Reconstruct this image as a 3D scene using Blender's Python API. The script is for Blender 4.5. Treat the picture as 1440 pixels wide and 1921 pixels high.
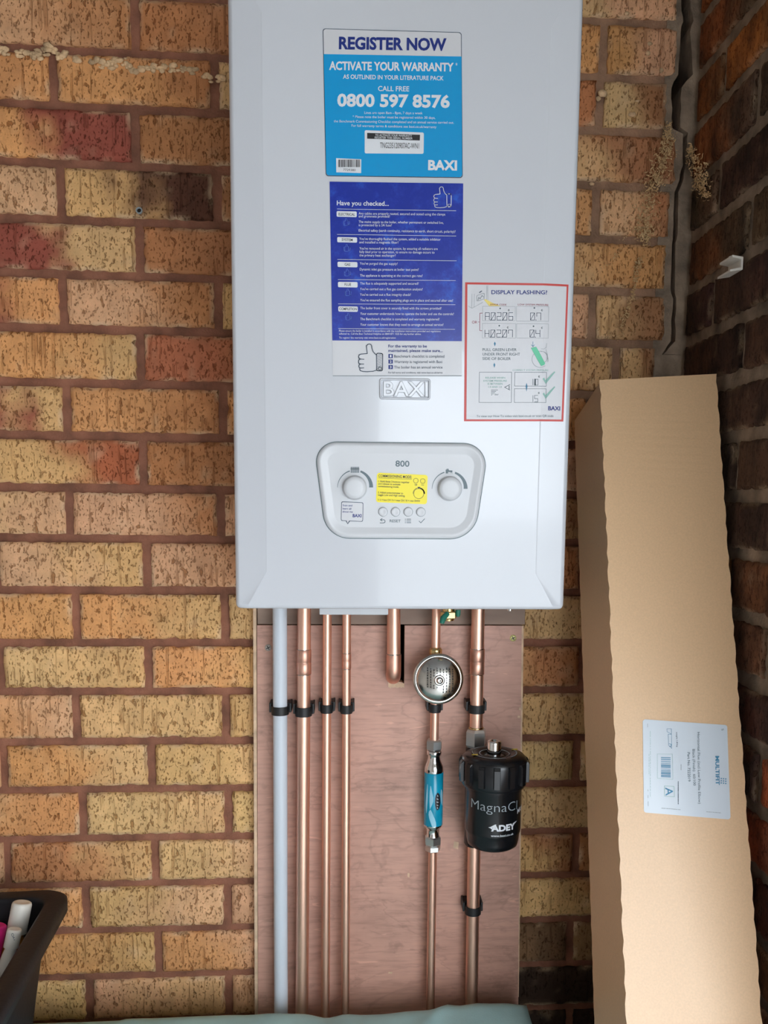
import bpy, bmesh, math, random
from mathutils import Vector, Matrix, noise

for o in list(bpy.data.objects):
    bpy.data.objects.remove(o)
scene = bpy.context.scene
COL = scene.collection
random.seed(7)
PI = math.pi

# ------------------------------------------------------------------ camera
F_PX, YAW, PITCH, ROLL = 1653.43, 0.0777798, 0.1228841, 0.0132445
CAM = Vector((0.143173, -1.347457, 1.484981))
PPX, PPY = 720 + 76.677, 960.5 + 174.364          # principal point
_r = Vector((math.cos(YAW), -math.sin(YAW), 0))
FWD = Vector((math.sin(YAW) * math.cos(PITCH), math.cos(YAW) * math.cos(PITCH), -math.sin(PITCH)))
_u = _r.cross(FWD)
RIGHT = math.cos(ROLL) * _r + math.sin(ROLL) * _u
UP = -math.sin(ROLL) * _r + math.cos(ROLL) * _u
cd = bpy.data.cameras.new('camera')
cam = bpy.data.objects.new('camera', cd)
COL.objects.link(cam)
cd.sensor_fit = 'VERTICAL'
cd.sensor_height = 36.0
cd.sensor_width = 27.0
cd.lens = F_PX / 1921 * 36.0
cd.shift_x = -(PPX - 720) / 1921
cd.shift_y = (PPY - 960.5) / 1921
cd.clip_start = 0.02
cam.matrix_world = Matrix(((RIGHT.x, UP.x, -FWD.x, CAM.x), (RIGHT.y, UP.y, -FWD.y, CAM.y),
                           (RIGHT.z, UP.z, -FWD.z, CAM.z), (0, 0, 0, 1)))
scene.camera = cam

# ------------------------------------------------------------------ world, light, exposure
SKY = 8.2
w = bpy.data.worlds.new('overcast_sky')
scene.world = w
w.use_nodes = True
bg = w.node_tree.nodes['Background']
bg.inputs[0].default_value = (0.86, 0.93, 1.0, 1)
bg.inputs[1].default_value = SKY
scene.view_settings.view_transform = 'Standard'
scene.view_settings.look = 'None'
scene.view_settings.gamma = 1
scene.view_settings.use_curve_mapping = False
scene.view_settings.exposure = 0.0


def ray(px, py):
    return FWD + RIGHT * ((px - PPX) / F_PX) - UP * ((py - PPY) / F_PX)


def at(px, py, Y=0.0):
    d = ray(px, py)
    return CAM + d * ((Y - CAM.y) / d.y)


def atx(px, py, X):
    d = ray(px, py)
    return CAM + d * ((X - CAM.x) / d.x)


def s2l(c):
    return tuple(((v / 255) / 12.92 if v / 255 <= .04045 else ((v / 255 + .055) / 1.055) ** 2.4) for v in c)


# ------------------------------------------------------------------ materials
def material(name, color, rough=.5, metal=0., bump=None, vary=None, coat=0., spec=None):
    """color linear; bump=(scale,strength,stretch); vary=(scale,amount,stretch)"""
    m = bpy.data.materials.new(name)
    m.use_nodes = True
    nt = m.node_tree
    b = nt.nodes['Principled BSDF']
    b.inputs['Base Color'].default_value = (*color, 1)
    b.inputs['Roughness'].default_value = rough
    b.inputs['Metallic'].default_value = metal
    b.inputs['Coat Weight'].default_value = coat
    if spec is not None:
        b.inputs['Specular IOR Level'].default_value = spec
    if bump or vary:
        tc = nt.nodes.new('ShaderNodeTexCoord')
    if vary:
        mp = nt.nodes.new('ShaderNodeMapping')
        mp.inputs['Scale'].default_value = vary[2] if len(vary) > 2 else (1, 1, 1)
        n = nt.nodes.new('ShaderNodeTexNoise')
        n.inputs['Scale'].default_value = vary[0]
        n.inputs['Detail'].default_value = 5
        r = nt.nodes.new('ShaderNodeValToRGB')
        a = vary[1]
        r.color_ramp.elements[0].position = .3
        r.color_ramp.elements[1].position = .7
        r.color_ramp.elements[0].color = (*[c * (1 - a) for c in color], 1)
        r.color_ramp.elements[1].color = (*[min(1, c * (1 + a)) for c in color], 1)
        nt.links.new(tc.outputs['Object'], mp.inputs['Vector'])
        nt.links.new(mp.outputs[0], n.inputs['Vector'])
        nt.links.new(n.outputs[0], r.inputs[0])
        nt.links.new(r.outputs[0], b.inputs['Base Color'])
    if bump:
        mp = nt.nodes.new('ShaderNodeMapping')
        mp.inputs['Scale'].default_value = bump[2] if len(bump) > 2 else (1, 1, 1)
        n = nt.nodes.new('ShaderNodeTexNoise')
        n.inputs['Scale'].default_value = bump[0]
        n.inputs['Detail'].default_value = 4
        bn = nt.nodes.new('ShaderNodeBump')
        bn.inputs['Strength'].default_value = bump[1]
        bn.inputs['Distance'].default_value = .002
        nt.links.new(tc.outputs['Object'], mp.inputs['Vector'])
        nt.links.new(mp.outputs[0], n.inputs['Vector'])
        nt.links.new(n.outputs[0], bn.inputs['Height'])
        nt.links.new(bn.outputs[0], b.inputs['Normal'])
    return m


def brick_material(name, grime=0.0):
    """Colour per brick comes from the mesh; pits and drag-wire scratches are procedural."""
    m = bpy.data.materials.new(name)
    m.use_nodes = True
    nt = m.node_tree
    N, L = nt.nodes, nt.links
    b = N['Principled BSDF']
    b.inputs['Roughness'].default_value = .85
    b.inputs['Specular IOR Level'].default_value = .25
    at_ = N.new('ShaderNodeAttribute')
    at_.attribute_name = 'Col'
    tc = N.new('ShaderNodeTexCoord')

    def nz(scale, stretch, detail=3, rough=.6):
        mp = N.new('ShaderNodeMapping')
        mp.inputs['Scale'].default_value = stretch
        n = N.new('ShaderNodeTexNoise')
        n.inputs['Scale'].default_value = scale
        n.inputs['Detail'].default_value = detail
        n.inputs['Roughness'].default_value = rough
        L.new(tc.outputs['Object'], mp.inputs['Vector'])
        L.new(mp.outputs[0], n.inputs['Vector'])
        return n.outputs[0]

    def ramp(src, p0, p1, c0, c1):
        r = N.new('ShaderNodeValToRGB')
        r.color_ramp.elements[0].position = p0
        r.color_ramp.elements[1].position = p1
        r.color_ramp.elements[0].color = (c0, c0, c0, 1)
        r.color_ramp.elements[1].color = (c1, c1, c1, 1)
        L.new(src, r.inputs[0])
        return r.outputs[0]

    def math_(op, a, c):
        q = N.new('ShaderNodeMath')
        q.operation = op
        for i, v in enumerate((a, c)):
            if isinstance(v, (int, float)):
                q.inputs[i].default_value = v
            else:
                L.new(v, q.inputs[i])
        return q.outputs[0]
    pits = ramp(nz(135, (1, 1, .5), 3, .6), .60, .655, 1, 0)          # 0 in a pit
    pits2 = ramp(nz(330, (1, 1, .55), 2, .5), .60, .68, 1, .3)
    wires = ramp(nz(150, (1, 1, .045), 2, .5), .60, .66, 1, .45)
    gate = ramp(nz(24, (1, 1, 1), 1, .5), .42, .58, 0, 1)
    wires = math_('MAXIMUM', wires, gate)
    blot = ramp(nz(38, (1, 1, .8), 4, .65), .3, .7, .98, 1.36)
    fine = ramp(nz(900, (1, 1, 1), 2, .6), .3, .7, .90, 1.08)
    hgt = math_('MULTIPLY', math_('MULTIPLY', pits, pits2), wires)
    shade = math_('MULTIPLY', blot, fine)
    if grime:
        g = ramp(nz(16, (1, 1, .6), 5, .7), .35, .62, 1 - grime, 1.1)
        shade = math_('MULTIPLY', shade, g)
    vm = N.new('ShaderNodeVectorMath')
    vm.operation = 'SCALE'
    L.new(at_.outputs['Color'], vm.inputs[0])
    L.new(shade, vm.inputs['Scale'])
    pr = N.new('ShaderNodeValToRGB')
    pr.color_ramp.elements[0].color = (.56, .45, .35, 1)
    pr.color_ramp.elements[1].color = (1, 1, 1, 1)
    L.new(hgt, pr.inputs[0])
    vm2 = N.new('ShaderNodeVectorMath')
    vm2.operation = 'MULTIPLY'
    L.new(vm.outputs[0], vm2.inputs[0])
    L.new(pr.outputs[0], vm2.inputs[1])
    L.new(vm2.outputs[0], b.inputs['Base Color'])
    bn = N.new('ShaderNodeBump')
    bn.inputs['Strength'].default_value = 1.0
    bn.inputs['Distance'].default_value = .0022
    L.new(math_('ADD', hgt, math_('MULTIPLY', blot, .8)), bn.inputs['Height'])
    L.new(bn.outputs[0], b.inputs['Normal'])
    return m


M = {}
M['brick'] = brick_material('drag_wire_brick')
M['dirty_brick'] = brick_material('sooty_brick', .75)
M['mortar'] = material('red_brown_mortar', s2l((138, 92, 72)), .95, bump=(260, .6), vary=(30, .35))
M['grey_mortar'] = material('grey_mortar', s2l((140, 122, 104)), .95, bump=(200, .8), vary=(28, .5))
M['buff_mortar'] = material('buff_mortar', s2l((150, 116, 92)), .95, bump=(220, .8), vary=(26, .4))
M['pale_mortar'] = material('pale_mortar_smear', s2l((214, 180, 140)), .95, bump=(240, .8), vary=(60, .4))
M['hole'] = material('cavity_shade', (.012, .009, .007), 1.0)  # near-black paint standing in for the shade inside recesses
M['white_enamel'] = material('white_enamel', (.555, .58, .625), .14, coat=.3)
M['white_plastic'] = material('white_plastic', (.58, .60, .63), .32)
M['seam'] = material('panel_seam', (.09, .14, .15), .5)
M['copper'] = material('copper_pipe', (.95, .58, .44), .42, 1.0, vary=(18, .10, (1, 1, .25)), bump=(70, .05, (1, 1, .05)))
M['copper_fit'] = material('copper_fitting', (.86, .50, .38), .42, 1.0, vary=(40, .15))
M['pvc'] = material('grey_white_pipe_plastic', s2l((208, 216, 226)), .38)
M['chrome'] = material('chrome_plating', (.78, .79, .78), .10, 1.0)
M['steel'] = material('brushed_steel', (.62, .62, .58), .20, 1.0, vary=(60, .12))
M['satin'] = material('satin_nickel_plating', (.74, .75, .74), .34, 1.0)
M['zinc'] = material('dull_zinc', (.46, .42, .38), .5, .3)
M['yellow_zinc'] = material('yellow_zinc', s2l((206, 200, 130)), .45, .2)
M['brass'] = material('brass', (.80, .60, .28), .25, 1.0)
M['black_plastic'] = material('black_plastic', (.006, .007, .009), .26)
M['black_rubber'] = material('black_clip_plastic', (.010, .011, .012), .50)
M['green_plastic'] = material('green_handle', (.02, .20, .14), .4)
M['teal'] = material('teal_label_film', s2l((12, 140, 172)), .22, vary=(28, .35, (1, 1, .22)))
M['pale_blue'] = material('pale_blue_print', s2l((150, 205, 225)), .25)
def plywood(name, color, dark):
    m = material(name, color, .5)
    nt = m.node_tree
    N, L = nt.nodes, nt.links
    tc = N.new('ShaderNodeTexCoord')

    def nz(scale, st, det, rg, dist=0.):
        mp = N.new('ShaderNodeMapping')
        mp.inputs['Scale'].default_value = st
        n = N.new('ShaderNodeTexNoise')
        n.inputs['Scale'].default_value = scale
        n.inputs['Detail'].default_value = det
        n.inputs['Roughness'].default_value = rg
        n.inputs['Distortion'].default_value = dist
        L.new(tc.outputs['Object'], mp.inputs['Vector'])
        L.new(mp.outputs[0], n.inputs['Vector'])
        return n.outputs[0]

    def ramp(src, stops):
        r = N.new('ShaderNodeValToRGB')
        e = r.color_ramp.elements
        e[0].position, e[1].position = stops[0][0], stops[-1][0]
        e[0].color, e[1].color = (*[stops[0][1]] * 3, 1), (*[stops[-1][1]] * 3, 1)
        for p, v in stops[1:-1]:
            q = e.new(p)
            q.color = (v, v, v, 1)
        L.new(src, r.inputs[0])
        return r.outputs[0]

    def mul(a, b):
        q = N.new('ShaderNodeMath')
        q.operation = 'MULTIPLY'
        L.new(a, q.inputs[0])
        L.new(b, q.inputs[1])
        return q.outputs[0]
    cloud = ramp(nz(9, (1, 1, 1), 4, .6), [(.3, .82), (.7, 1.12)])
    pores = ramp(nz(170, (.10, 1, 1), 3, .6), [(.30, .80), (.5, 1.0), (.75, 1.06)])
    # fine dark contour lines of the veneer figure
    fig = ramp(nz(7, (.55, 1, 1), 5, .58, .5), [(.36, 1), (.405, 1), (.413, .86), (.428, 1), (.515, 1), (.525, .84), (.538, 1), (.60, 1), (.61, .9), (.625, 1)])
    stain = ramp(nz(26, (.6, 1, 1), 5, .7), [(.60, 1.0), (.72, .72)])
    scr = ramp(nz(60, (.25, 1, 1.6), 2, .5, 1.5), [(.70, 1.0), (.735, 1.25)])
    sh = mul(mul(mul(cloud, pores), mul(fig, stain)), scr)
    vm = N.new('ShaderNodeVectorMath')
    vm.operation = 'SCALE'
    vm.inputs[0].default_value = color
    L.new(sh, vm.inputs['Scale'])
    L.new(vm.outputs[0], N['Principled BSDF'].inputs['Base Color'])
    bn = N.new('ShaderNodeBump')
    bn.inputs['Strength'].default_value = .35
    bn.inputs['Distance'].default_value = .001
    L.new(mul(pores, fig), bn.inputs['Height'])
    L.new(bn.outputs[0], N['Principled BSDF'].inputs['Normal'])
    return m


M['board'] = plywood('red_brown_plywood', s2l((202, 156, 138)), None)
M['board_dark'] = material('grey_brown_plywood', s2l((150, 128, 114)), .7, bump=(60, .3, (.12, 1, 1)), vary=(24, .30, (.2, 1, 1)))
M['raw_wood'] = material('bare_ply_edge', s2l((215, 185, 155)), .8, vary=(80, .2))
M['card'] = material('corrugated_card', s2l((216, 178, 136)), .42, vary=(420, .05), bump=(420, .05), spec=.9)
M['card_edge'] = material('cut_card_edge', s2l((222, 190, 148)), .85)
M['label_paper'] = material('glossy_label_paper', (.62, .68, .74), .25)
M['crate'] = material('black_crate_plastic', (.011, .011, .014), .5, spec=.3, bump=(150, .15))
M['cloth'] = material('teal_cloth', (.42, .68, .70), .75, vary=(14, .12), bump=(500, .15))
M['amber'] = material('amber_plastic', s2l((196, 130, 40)), .4)
M['pink'] = material('pink_plastic', s2l((225, 40, 130)), .45)
M['cap_white'] = material('white_cap_plastic', s2l((228, 224, 214)), .4)
M['brown_liquid'] = material('brown_plastic', s2l((150, 90, 40)), .4)
M['sky_blue'] = material('cyan_print', s2l((0, 146, 206)), .25)
M['paper'] = material('sticker_white', (.58, .59, .62), .28)
M['ink_white'] = material('white_print', (.66, .69, .73), .4)
M['ink_navy'] = material('navy_print', s2l((14, 40, 120)), .4)
M['ink_dark'] = material('dark_blue_grey_print', s2l((38, 62, 84)), .4)
M['ink_black'] = material('black_print', s2l((30, 30, 34)), .4)
M['ink_grey'] = material('grey_print', s2l((86, 104, 112)), .4)
M['ink_light'] = material('light_blue_print', s2l((96, 130, 220)), .4)
M['ink_green'] = material('green_print', s2l((90, 190, 150)), .4)
M['ink_palegreen'] = material('pale_green_print', s2l((130, 175, 165)), .4)
M['ink_red'] = material('red_print', s2l((190, 52, 46)), .35)
M['ink_maroon'] = material('maroon_print', s2l((150, 60, 80)), .4)
M['ink_yellow'] = material('yellow_print', s2l((238, 222, 20)), .35)
M['ink_straw'] = material('straw_print', s2l((225, 205, 110)), .4)
M['ink_teal'] = material('teal_print', s2l((60, 130, 165)), .4)
M['ink_silver'] = material('silver_print', s2l((150, 160, 165)), .4)
M['husk'] = material('dry_husk', s2l((224, 190, 140)), .9)
M['floor'] = material('concrete_floor', (.62, .61, .60), .9, vary=(8, .2))
M['ceiling'] = material('ceiling_board', (.22, .20, .17), .9)
M['render'] = material('painted_block', (.34, .30, .27), .9, vary=(5, .15))
M['ground'] = material('driveway', (.5, .5, .49), .9, vary=(3, .2))


def royal_blue():
    m = material('royal_blue_print', s2l((16, 62, 178)), .28)
    nt = m.node_tree
    tc = nt.nodes.new('ShaderNodeTexCoord')
    n = nt.nodes.new('ShaderNodeTexNoise')
    n.inputs['Scale'].default_value = 42
    n.inputs['Detail'].default_value = 7
    n.inputs['Roughness'].default_value = .68
    r = nt.nodes.new('ShaderNodeValToRGB')
    e = r.color_ramp.elements
    e[0].position, e[0].color = .50, (*s2l((6, 40, 146)), 1)
    e[1].position, e[1].color = .70, (*s2l((30, 84, 190)), 1)
    q = e.new(.57)
    q.color = (*s2l((22, 48, 156)), 1)
    nt.links.new(tc.outputs['Object'], n.inputs['Vector'])
    nt.links.new(n.outputs[0], r.inputs[0])
    nt.links.new(r.outputs[0], nt.nodes['Principled BSDF'].inputs['Base Color'])
    return m


M['royal'] = royal_blue()


# ------------------------------------------------------------------ mesh builder
class MB:
    def __init__(s):
        s.v, s.f, s.mi, s.sm, s.mats, s.col = [], [], [], [], [], {}

    def mid(s, m):
        m = M[m]
        if m not in s.mats:
            s.mats.append(m)
        return s.mats.index(m)

    def add(s, vs, fs, m, smooth=False, cols=None):
        o = len(s.v)
        s.v += [tuple(p) for p in vs]
        k = s.mid(m)
        for f in fs:
            s.f.append(tuple(o + i for i in f))
            s.mi.append(k)
            s.sm.append(smooth)
        if cols:
            for i, c in enumerate(cols):
                s.col[o + i] = c

    def build(s, name, parent=None, bevel=None, loc=None):
        me = bpy.data.meshes.new(name)
        me.from_pydata(s.v, [], s.f)
        for m in s.mats:
            me.materials.append(m)
        me.polygons.foreach_set('material_index', s.mi)
        me.polygons.foreach_set('use_smooth', s.sm)
        if s.col:
            a = me.color_attributes.new('Col', 'FLOAT_COLOR', 'POINT')
            for i, c in s.col.items():
                a.data[i].color = (*c, 1)
        me.update()
        o = bpy.data.objects.new(name, me)
        COL.objects.link(o)
        if parent:
            o.parent = parent
            o.matrix_parent_inverse = parent.matrix_world.inverted()
        if bevel:
            b = o.modifiers.new('bevel', 'BEVEL')
            b.width, b.segments = bevel[0], bevel[1]
            b.limit_method = 'ANGLE'
            b.angle_limit = math.radians(bevel[2] if len(bevel) > 2 else 30)
            b.harden_normals = True
        return o

    # shapes
    def box(s, x0, x1, y0, y1, z0, z1, m):
        vs = [(x, y, z) for x in (x0, x1) for y in (y0, y1) for z in (z0, z1)]
        s.add(vs, [(0, 1, 3, 2), (4, 6, 7, 5), (0, 4, 5, 1), (2, 3, 7, 6), (0, 2, 6, 4), (1, 5, 7, 3)], m)

    def lathe(s, prof, m, origin=(0, 0, 0), axis=(0, 0, 1), n=32, smooth=True, a0=0., caps=True):
        """prof: list of (radius, height along axis)"""
        ax = Vector(axis).normalized()
        t = Vector((1, 0, 0)) if abs(ax.x) < .9 else Vector((0, 1, 0))
        e1 = (t - ax * t.dot(ax)).normalized()
        e2 = ax.cross(e1)
        O = Vector(origin)
        vs, fs = [], []
        for r, h in prof:
            for i in range(n):
                a = a0 + 2 * PI * i / n
                vs.append(O + ax * h + (e1 * math.cos(a) + e2 * math.sin(a)) * r)
        for k in range(len(prof) - 1):
            for i in range(n):
                j = (i + 1) % n
                fs.append((k * n + i, k * n + j, (k + 1) * n + j, (k + 1) * n + i))
        s.add(vs, fs, m, smooth)
        if caps:
            if prof[0][0] > 1e-6:
                s.add(vs[:n], [tuple(range(n))[::-1]], m)
            if prof[-1][0] > 1e-6:
                s.add(vs[-n:], [tuple(range(n))], m)

    def tube(s, pts, r, m, n=20, caps=True):
        P = [Vector(p) for p in pts]
        vs, fs = [], []
        prev = None
        for i, p in enumerate(P):
            d = (P[min(i + 1, len(P) - 1)] - P[max(i - 1, 0)]).normalized()
            if prev is None:
                t = Vector((1, 0, 0)) if abs(d.x) < .8 else Vector((0, 0, 1))
            else:
                t = prev
            e1 = (t - d * t.dot(d)).normalized()
            prev = e1
            e2 = d.cross(e1)
            rr = r[i] if isinstance(r, (list, tuple)) else r
            for k in range(n):
                a = 2 * PI * k / n
                vs.append(p + (e1 * math.cos(a) + e2 * math.sin(a)) * rr)
        for i in range(len(P) - 1):
            for k in range(n):
                j = (k + 1) % n
                fs.append((i * n + k, i * n + j, (i + 1) * n + j, (i + 1) * n + k))
        s.add(vs, fs, m, True)
        if caps:
            s.add(vs[:n], [tuple(range(n))[::-1]], m)
            s.add(vs[-n:], [tuple(range(n))], m)

    def hexnut(s, origin, r, z0, z1, m, a0=.2):
        c = (z1 - z0) * .14
        s.lathe([(r * .86, z0), (r, z0 + c), (r, z1 - c), (r * .86, z1)], m, origin, n=6, smooth=False, a0=a0)

    def poly(s, pts, m):
        s.add(pts, [tuple(range(len(pts)))], m)

    def prism(s, pts, d, m, mside=None):
        """pts: outline seen from the front (counter-clockwise from -y), extruded by vector d behind"""
        n = len(pts)
        P = [Vector(p) for p in pts]
        Q = [p + Vector(d) for p in P]
        s.add(P, [tuple(range(n))], m)
        s.add(Q, [tuple(range(n))[::-1]], m)
        s.add(P + Q, [(i, i + n, (i + 1) % n + n, (i + 1) % n) for i in range(n)], mside or m)


def empty(name, loc, label, cat, group=None):
    o = bpy.data.objects.new(name, None)
    COL.objects.link(o)
    o.location = loc
    o.empty_display_size = .02
    bpy.context.view_layer.update()
    o['label'], o['category'] = label, cat
    if group:
        o['group'] = group
    return o


def tag(o, label, cat, group=None, kind=None):
    o['label'], o['category'] = label, cat
    if group:
        o['group'] = group
    if kind:
        o['kind'] = kind
    return o


def struct(o):
    o['kind'] = 'structure'
    return o


# ------------------------------------------------------------------ lettering
_cache = {}


def glyphs(txt, bold=0.):
    k = (txt, bold)
    if k in _cache:
        return _cache[k]
    cu = bpy.data.curves.new('t', 'FONT')
    cu.body = txt
    cu.size = 1
    cu.resolution_u = 3
    cu.offset = bold
    o = bpy.data.objects.new('t', cu)
    COL.objects.link(o)
    bpy.context.view_layer.update()
    me = bpy.data.meshes.new_from_object(o.evaluated_get(bpy.context.evaluated_depsgraph_get()))
    vs = [v.co.copy() for v in me.vertices]
    fs = [tuple(p.vertices) for p in me.polygons]
    bpy.data.objects.remove(o)
    bpy.data.meshes.remove(me)
    bpy.data.curves.remove(cu)
    x0 = min(v.x for v in vs)
    x1 = max(v.x for v in vs)
    out = ([((v.x - x0) / (x1 - x0), v.y / .729) for v in vs], fs)   # 1 = cap height
    _cache[k] = out
    return out


class Sheet:
    """Things printed on a surface: photo pixels -> points on the surface."""

    def __init__(s, surf, origin=(0, 0), scale=1.0):
        s.surf, s.o, s.k, s.split = surf, origin, scale, False

    def px(s, c):
        return (s.o[0] + c[0] * s.k, s.o[1] + c[1] * s.k)

    def P(s, c, lift):
        return s.surf(*s.px(c), lift)

    def text(s, mb, txt, L, R, h, m, bold=0., lift=.0006):
        vs, fs = glyphs(txt, bold)
        d = Vector((R[0] - L[0], R[1] - L[1]))
        up = Vector((d.y, -d.x)).normalized() * h
        mb.add([s.P((L[0] + d.x * u + up.x * v, L[1] + d.y * u + up.y * v), lift) for u, v in vs], fs, m)

    def poly(s, mb, pts, m, lift=.0004):
        P = [s.P(p, lift) for p in pts]
        a = sum(pts[i][0] * pts[(i + 1) % len(pts)][1] - pts[(i + 1) % len(pts)][0] * pts[i][1] for i in range(len(pts)))
        if a > 0:
            P = P[::-1]
        mb.poly(P, m)

    def line(s, mb, pts, wd, m, lift=.0010, closed=False):
        pts = [Vector(p) for p in pts]
        if closed:
            pts.append(pts[0])
        fine_ = [pts[0]]
        for a, b in zip(pts[:-1], pts[1:]):
            k = max(1, int((b - a).length / 70)) if s.split else 1
            fine_ += [a.lerp(b, (i + 1) / k) for i in range(k)]
        pts = fine_
        for i in range(len(pts) - 1):
            a, b = pts[i], pts[i + 1]
            d = (b - a)
            if d.length < 1e-6:
                continue
            d = d.normalized() * (wd / 2)
            q = Vector((-d.y, d.x))
            a2, b2 = a - d * .6, b + d * .6
            s.poly(mb, [a2 + q, b2 + q, b2 - q, a2 - q], m, lift)

    def rrect(s, mb, c, r, m, lift=.0004, grid=None):
        s.poly(mb, rounded(c, r), m, lift)


def rounded(c, r, n=6):
    """corner list TL,TR,BR,BL -> rounded outline"""
    out = []
    N = len(c)
    rs = r if isinstance(r, (list, tuple)) else [r] * N
    for i in range(N):
        p, a, b = Vector(c[i]), Vector(c[i - 1]), Vector(c[(i + 1) % N])
        da, db = (a - p).normalized(), (b - p).normalized()
        half = math.acos(max(-1, min(1, da.dot(db)))) / 2
        t = rs[i] / math.tan(half)
        p0, p1 = p + da * t, p + db * t
        for k in range(n + 1):
            u = k / n
            # quadratic approximates the arc well enough, blended to a circle
            q = p0 * (1 - u) ** 2 + p * 2 * u * (1 - u) + p1 * u ** 2
            ctr = p + (da + db).normalized() * (rs[i] / math.sin(half))
            v = q - ctr
            out.append(ctr + v.normalized() * rs[i] if v.length > 0 else q)
    return out


def circle(c, r, n=28, a0=0, a1=2 * PI):
    return [(c[0] + r * math.cos(a0 + (a1 - a0) * i / n), c[1] + r * math.sin(a0 + (a1 - a0) * i / n))
            for i in range(n if abs(a1 - a0 - 2 * PI) < 1e-6 else n + 1)]


# ================================================================== ROOM
DOOR_X, DOOR_X2, DOOR_Z = .22, 1.65, 2.02         # left jamb and head of the open door behind the camera
XR = 0.634                                     # face of the right wall
ZK = [2.0963, 2.0228, 1.9457, 1.8693, 1.7945, 1.7188, 1.6420, 1.5660, 1.4900, 1.4155, 1.3380,
      1.2582, 1.1828, 1.1043, 1.0285, .9496, .8751, .7985, .7210]


def zk(k):
    if k < 0:
        return ZK[0] - k * .0765
    if k > 18:
        return ZK[18] - (k - 18) * .0765
    return ZK[k]


NOTCH = [at(727, 1172, -.018), at(759, 1172, -.018), at(758, 1283, -.018), at(728, 1281, -.018)]
HX0, HX1, HZ0, HZ1 = NOTCH[0].x - .004, NOTCH[1].x + .004, NOTCH[3].z - .006, NOTCH[0].z + .03

TAN, PTAN, ORG, YTAN, RED, DARK, BRN, OBRN = [s2l(c) for c in (
    (206, 166, 116), (205, 158, 120), (204, 146, 94), (206, 163, 110), (142, 74, 60), (92, 58, 44), (160, 110, 76), (178, 120, 78))]

FRINGE = s2l((214, 184, 150))
CRACK = [(.6161, 2.2057), (.6215, 2.1771), (.6183, 2.1624), (.6212, 2.1042), (.6085, 2.0852), (.6112, 2.0298),
         (.6253, 2.0229), (.626, 1.978), (.6208, 1.9515), (.6157, 1.9399), (.6178, 1.8791), (.6151, 1.8675),
         (.6167, 1.8019), (.6207, 1.7865), (.6213, 1.7238), (.6057, 1.7037)]


def brick(mb, x0, x1, z0, z1, colf, m, fine=True, out=.0, face=None, seed=0, rough=1., fringe=1.):
    """one brick: face towards -y (or mapped by face()), ragged arrises, skirt back into the mortar"""
    nx, nz = (max(4, int((x1 - x0) / .0075)), 10) if fine else (3, 2)
    vs, cs, fs = [], [], []
    out += random.uniform(-.0012, .0012)
    tx, tz = random.uniform(-.004, .004), random.uniform(-.008, .008)
    for j in range(nz + 1):
        for i in range(nx + 1):
            u, v = i / nx, j / nz
            x, z = x0 + (x1 - x0) * u, z0 + (z1 - z0) * v
            y = out + tx * (u - .5) * .3 + tz * (v - .5) * .1
            if fine:
                e = Vector((x * 90, seed * 3.1, z * 90))
                n1 = noise.noise(e) + .6 * noise.noise(e * 2.3)
                n2 = noise.noise(e + Vector((7, 3, 9))) + .6 * noise.noise(e * 2.3 + Vector((1, 5, 2)))
                if i == 0:
                    x += abs(n1) * .0036 * rough
                if i == nx:
                    x -= abs(n1) * .0036 * rough
                if j == 0:
                    z += abs(n2) * .0034 * rough
                if j == nz:
                    z -= abs(n2) * .0034 * rough
                if i in (0, nx) or j in (0, nz):
                    y += .0022
                y += .0011 * noise.noise(e * .6)
            vs.append((x, y, z))
            cc_ = colf(u, v, x, z)
            if fine:
                ed = min(min(u, 1 - u) * (x1 - x0), min(v, 1 - v) * (z1 - z0))
                fr = max(0., 1 - ed / .007) * max(0., min(1., .25 + 1.6 * noise.noise(Vector((x * 34 + 5, seed, z * 34)))))
                sp = max(0., noise.noise(Vector((x * 55, seed + 31, z * 40))) - .35) * .6
                fr = min(.75, fr * .8 + sp) * fringe
                cc_ = tuple(cc_[q] * (1 - fr) + FRINGE[q] * fr for q in range(3))
            cs.append(cc_)
    for j in range(nz):
        for i in range(nx):
            a = j * (nx + 1) + i
            fs.append((a, a + 1, a + nx + 2, a + nx + 1))
    ring = [i for i in range(nx + 1)] + [(j * (nx + 1) + nx) for j in range(1, nz + 1)] + \
           [nz * (nx + 1) + i for i in range(nx - 1, -1, -1)] + [j * (nx + 1) for j in range(nz - 1, 0, -1)]
    b0 = len(vs)
    for i in ring:
        x, y, z = vs[i]
        vs.append((x, .013, z))
        cs.append(cs[i])
    R = len(ring)
    for k in range(R):
        k2 = (k + 1) % R
        fs.append((ring[k2], ring[k], b0 + k, b0 + k2))
    if face:
        vs = [face(p) for p in vs]
    mb.add(vs, fs, m, True, cs)


def two_tone(a, b, p, soft, dirx=1, seed=0):
    def f(u, v, x, z):
        n = noise.noise(Vector((x * 26, seed, z * 26))) * .22 + noise.noise(Vector((x * 70, seed + 4, z * 70))) * .08
        t = (u * dirx + (0 if dirx > 0 else 1) + n + (v - .5) * .12 - p) / soft + .5
        t = min(1, max(0, t))
        t = t * t * (3 - 2 * t)
        g = 1 + .12 * noise.noise(Vector((x * 15, seed + 9, z * 15)))
        return tuple((a[i] * (1 - t) + b[i] * t) * g for i in range(3))
    return f


def jit(c, s=.08):
    g = 1 + random.uniform(-s, s)
    return tuple(v * g * (1 + random.uniform(-s, s) * .5) for v in c)


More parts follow.
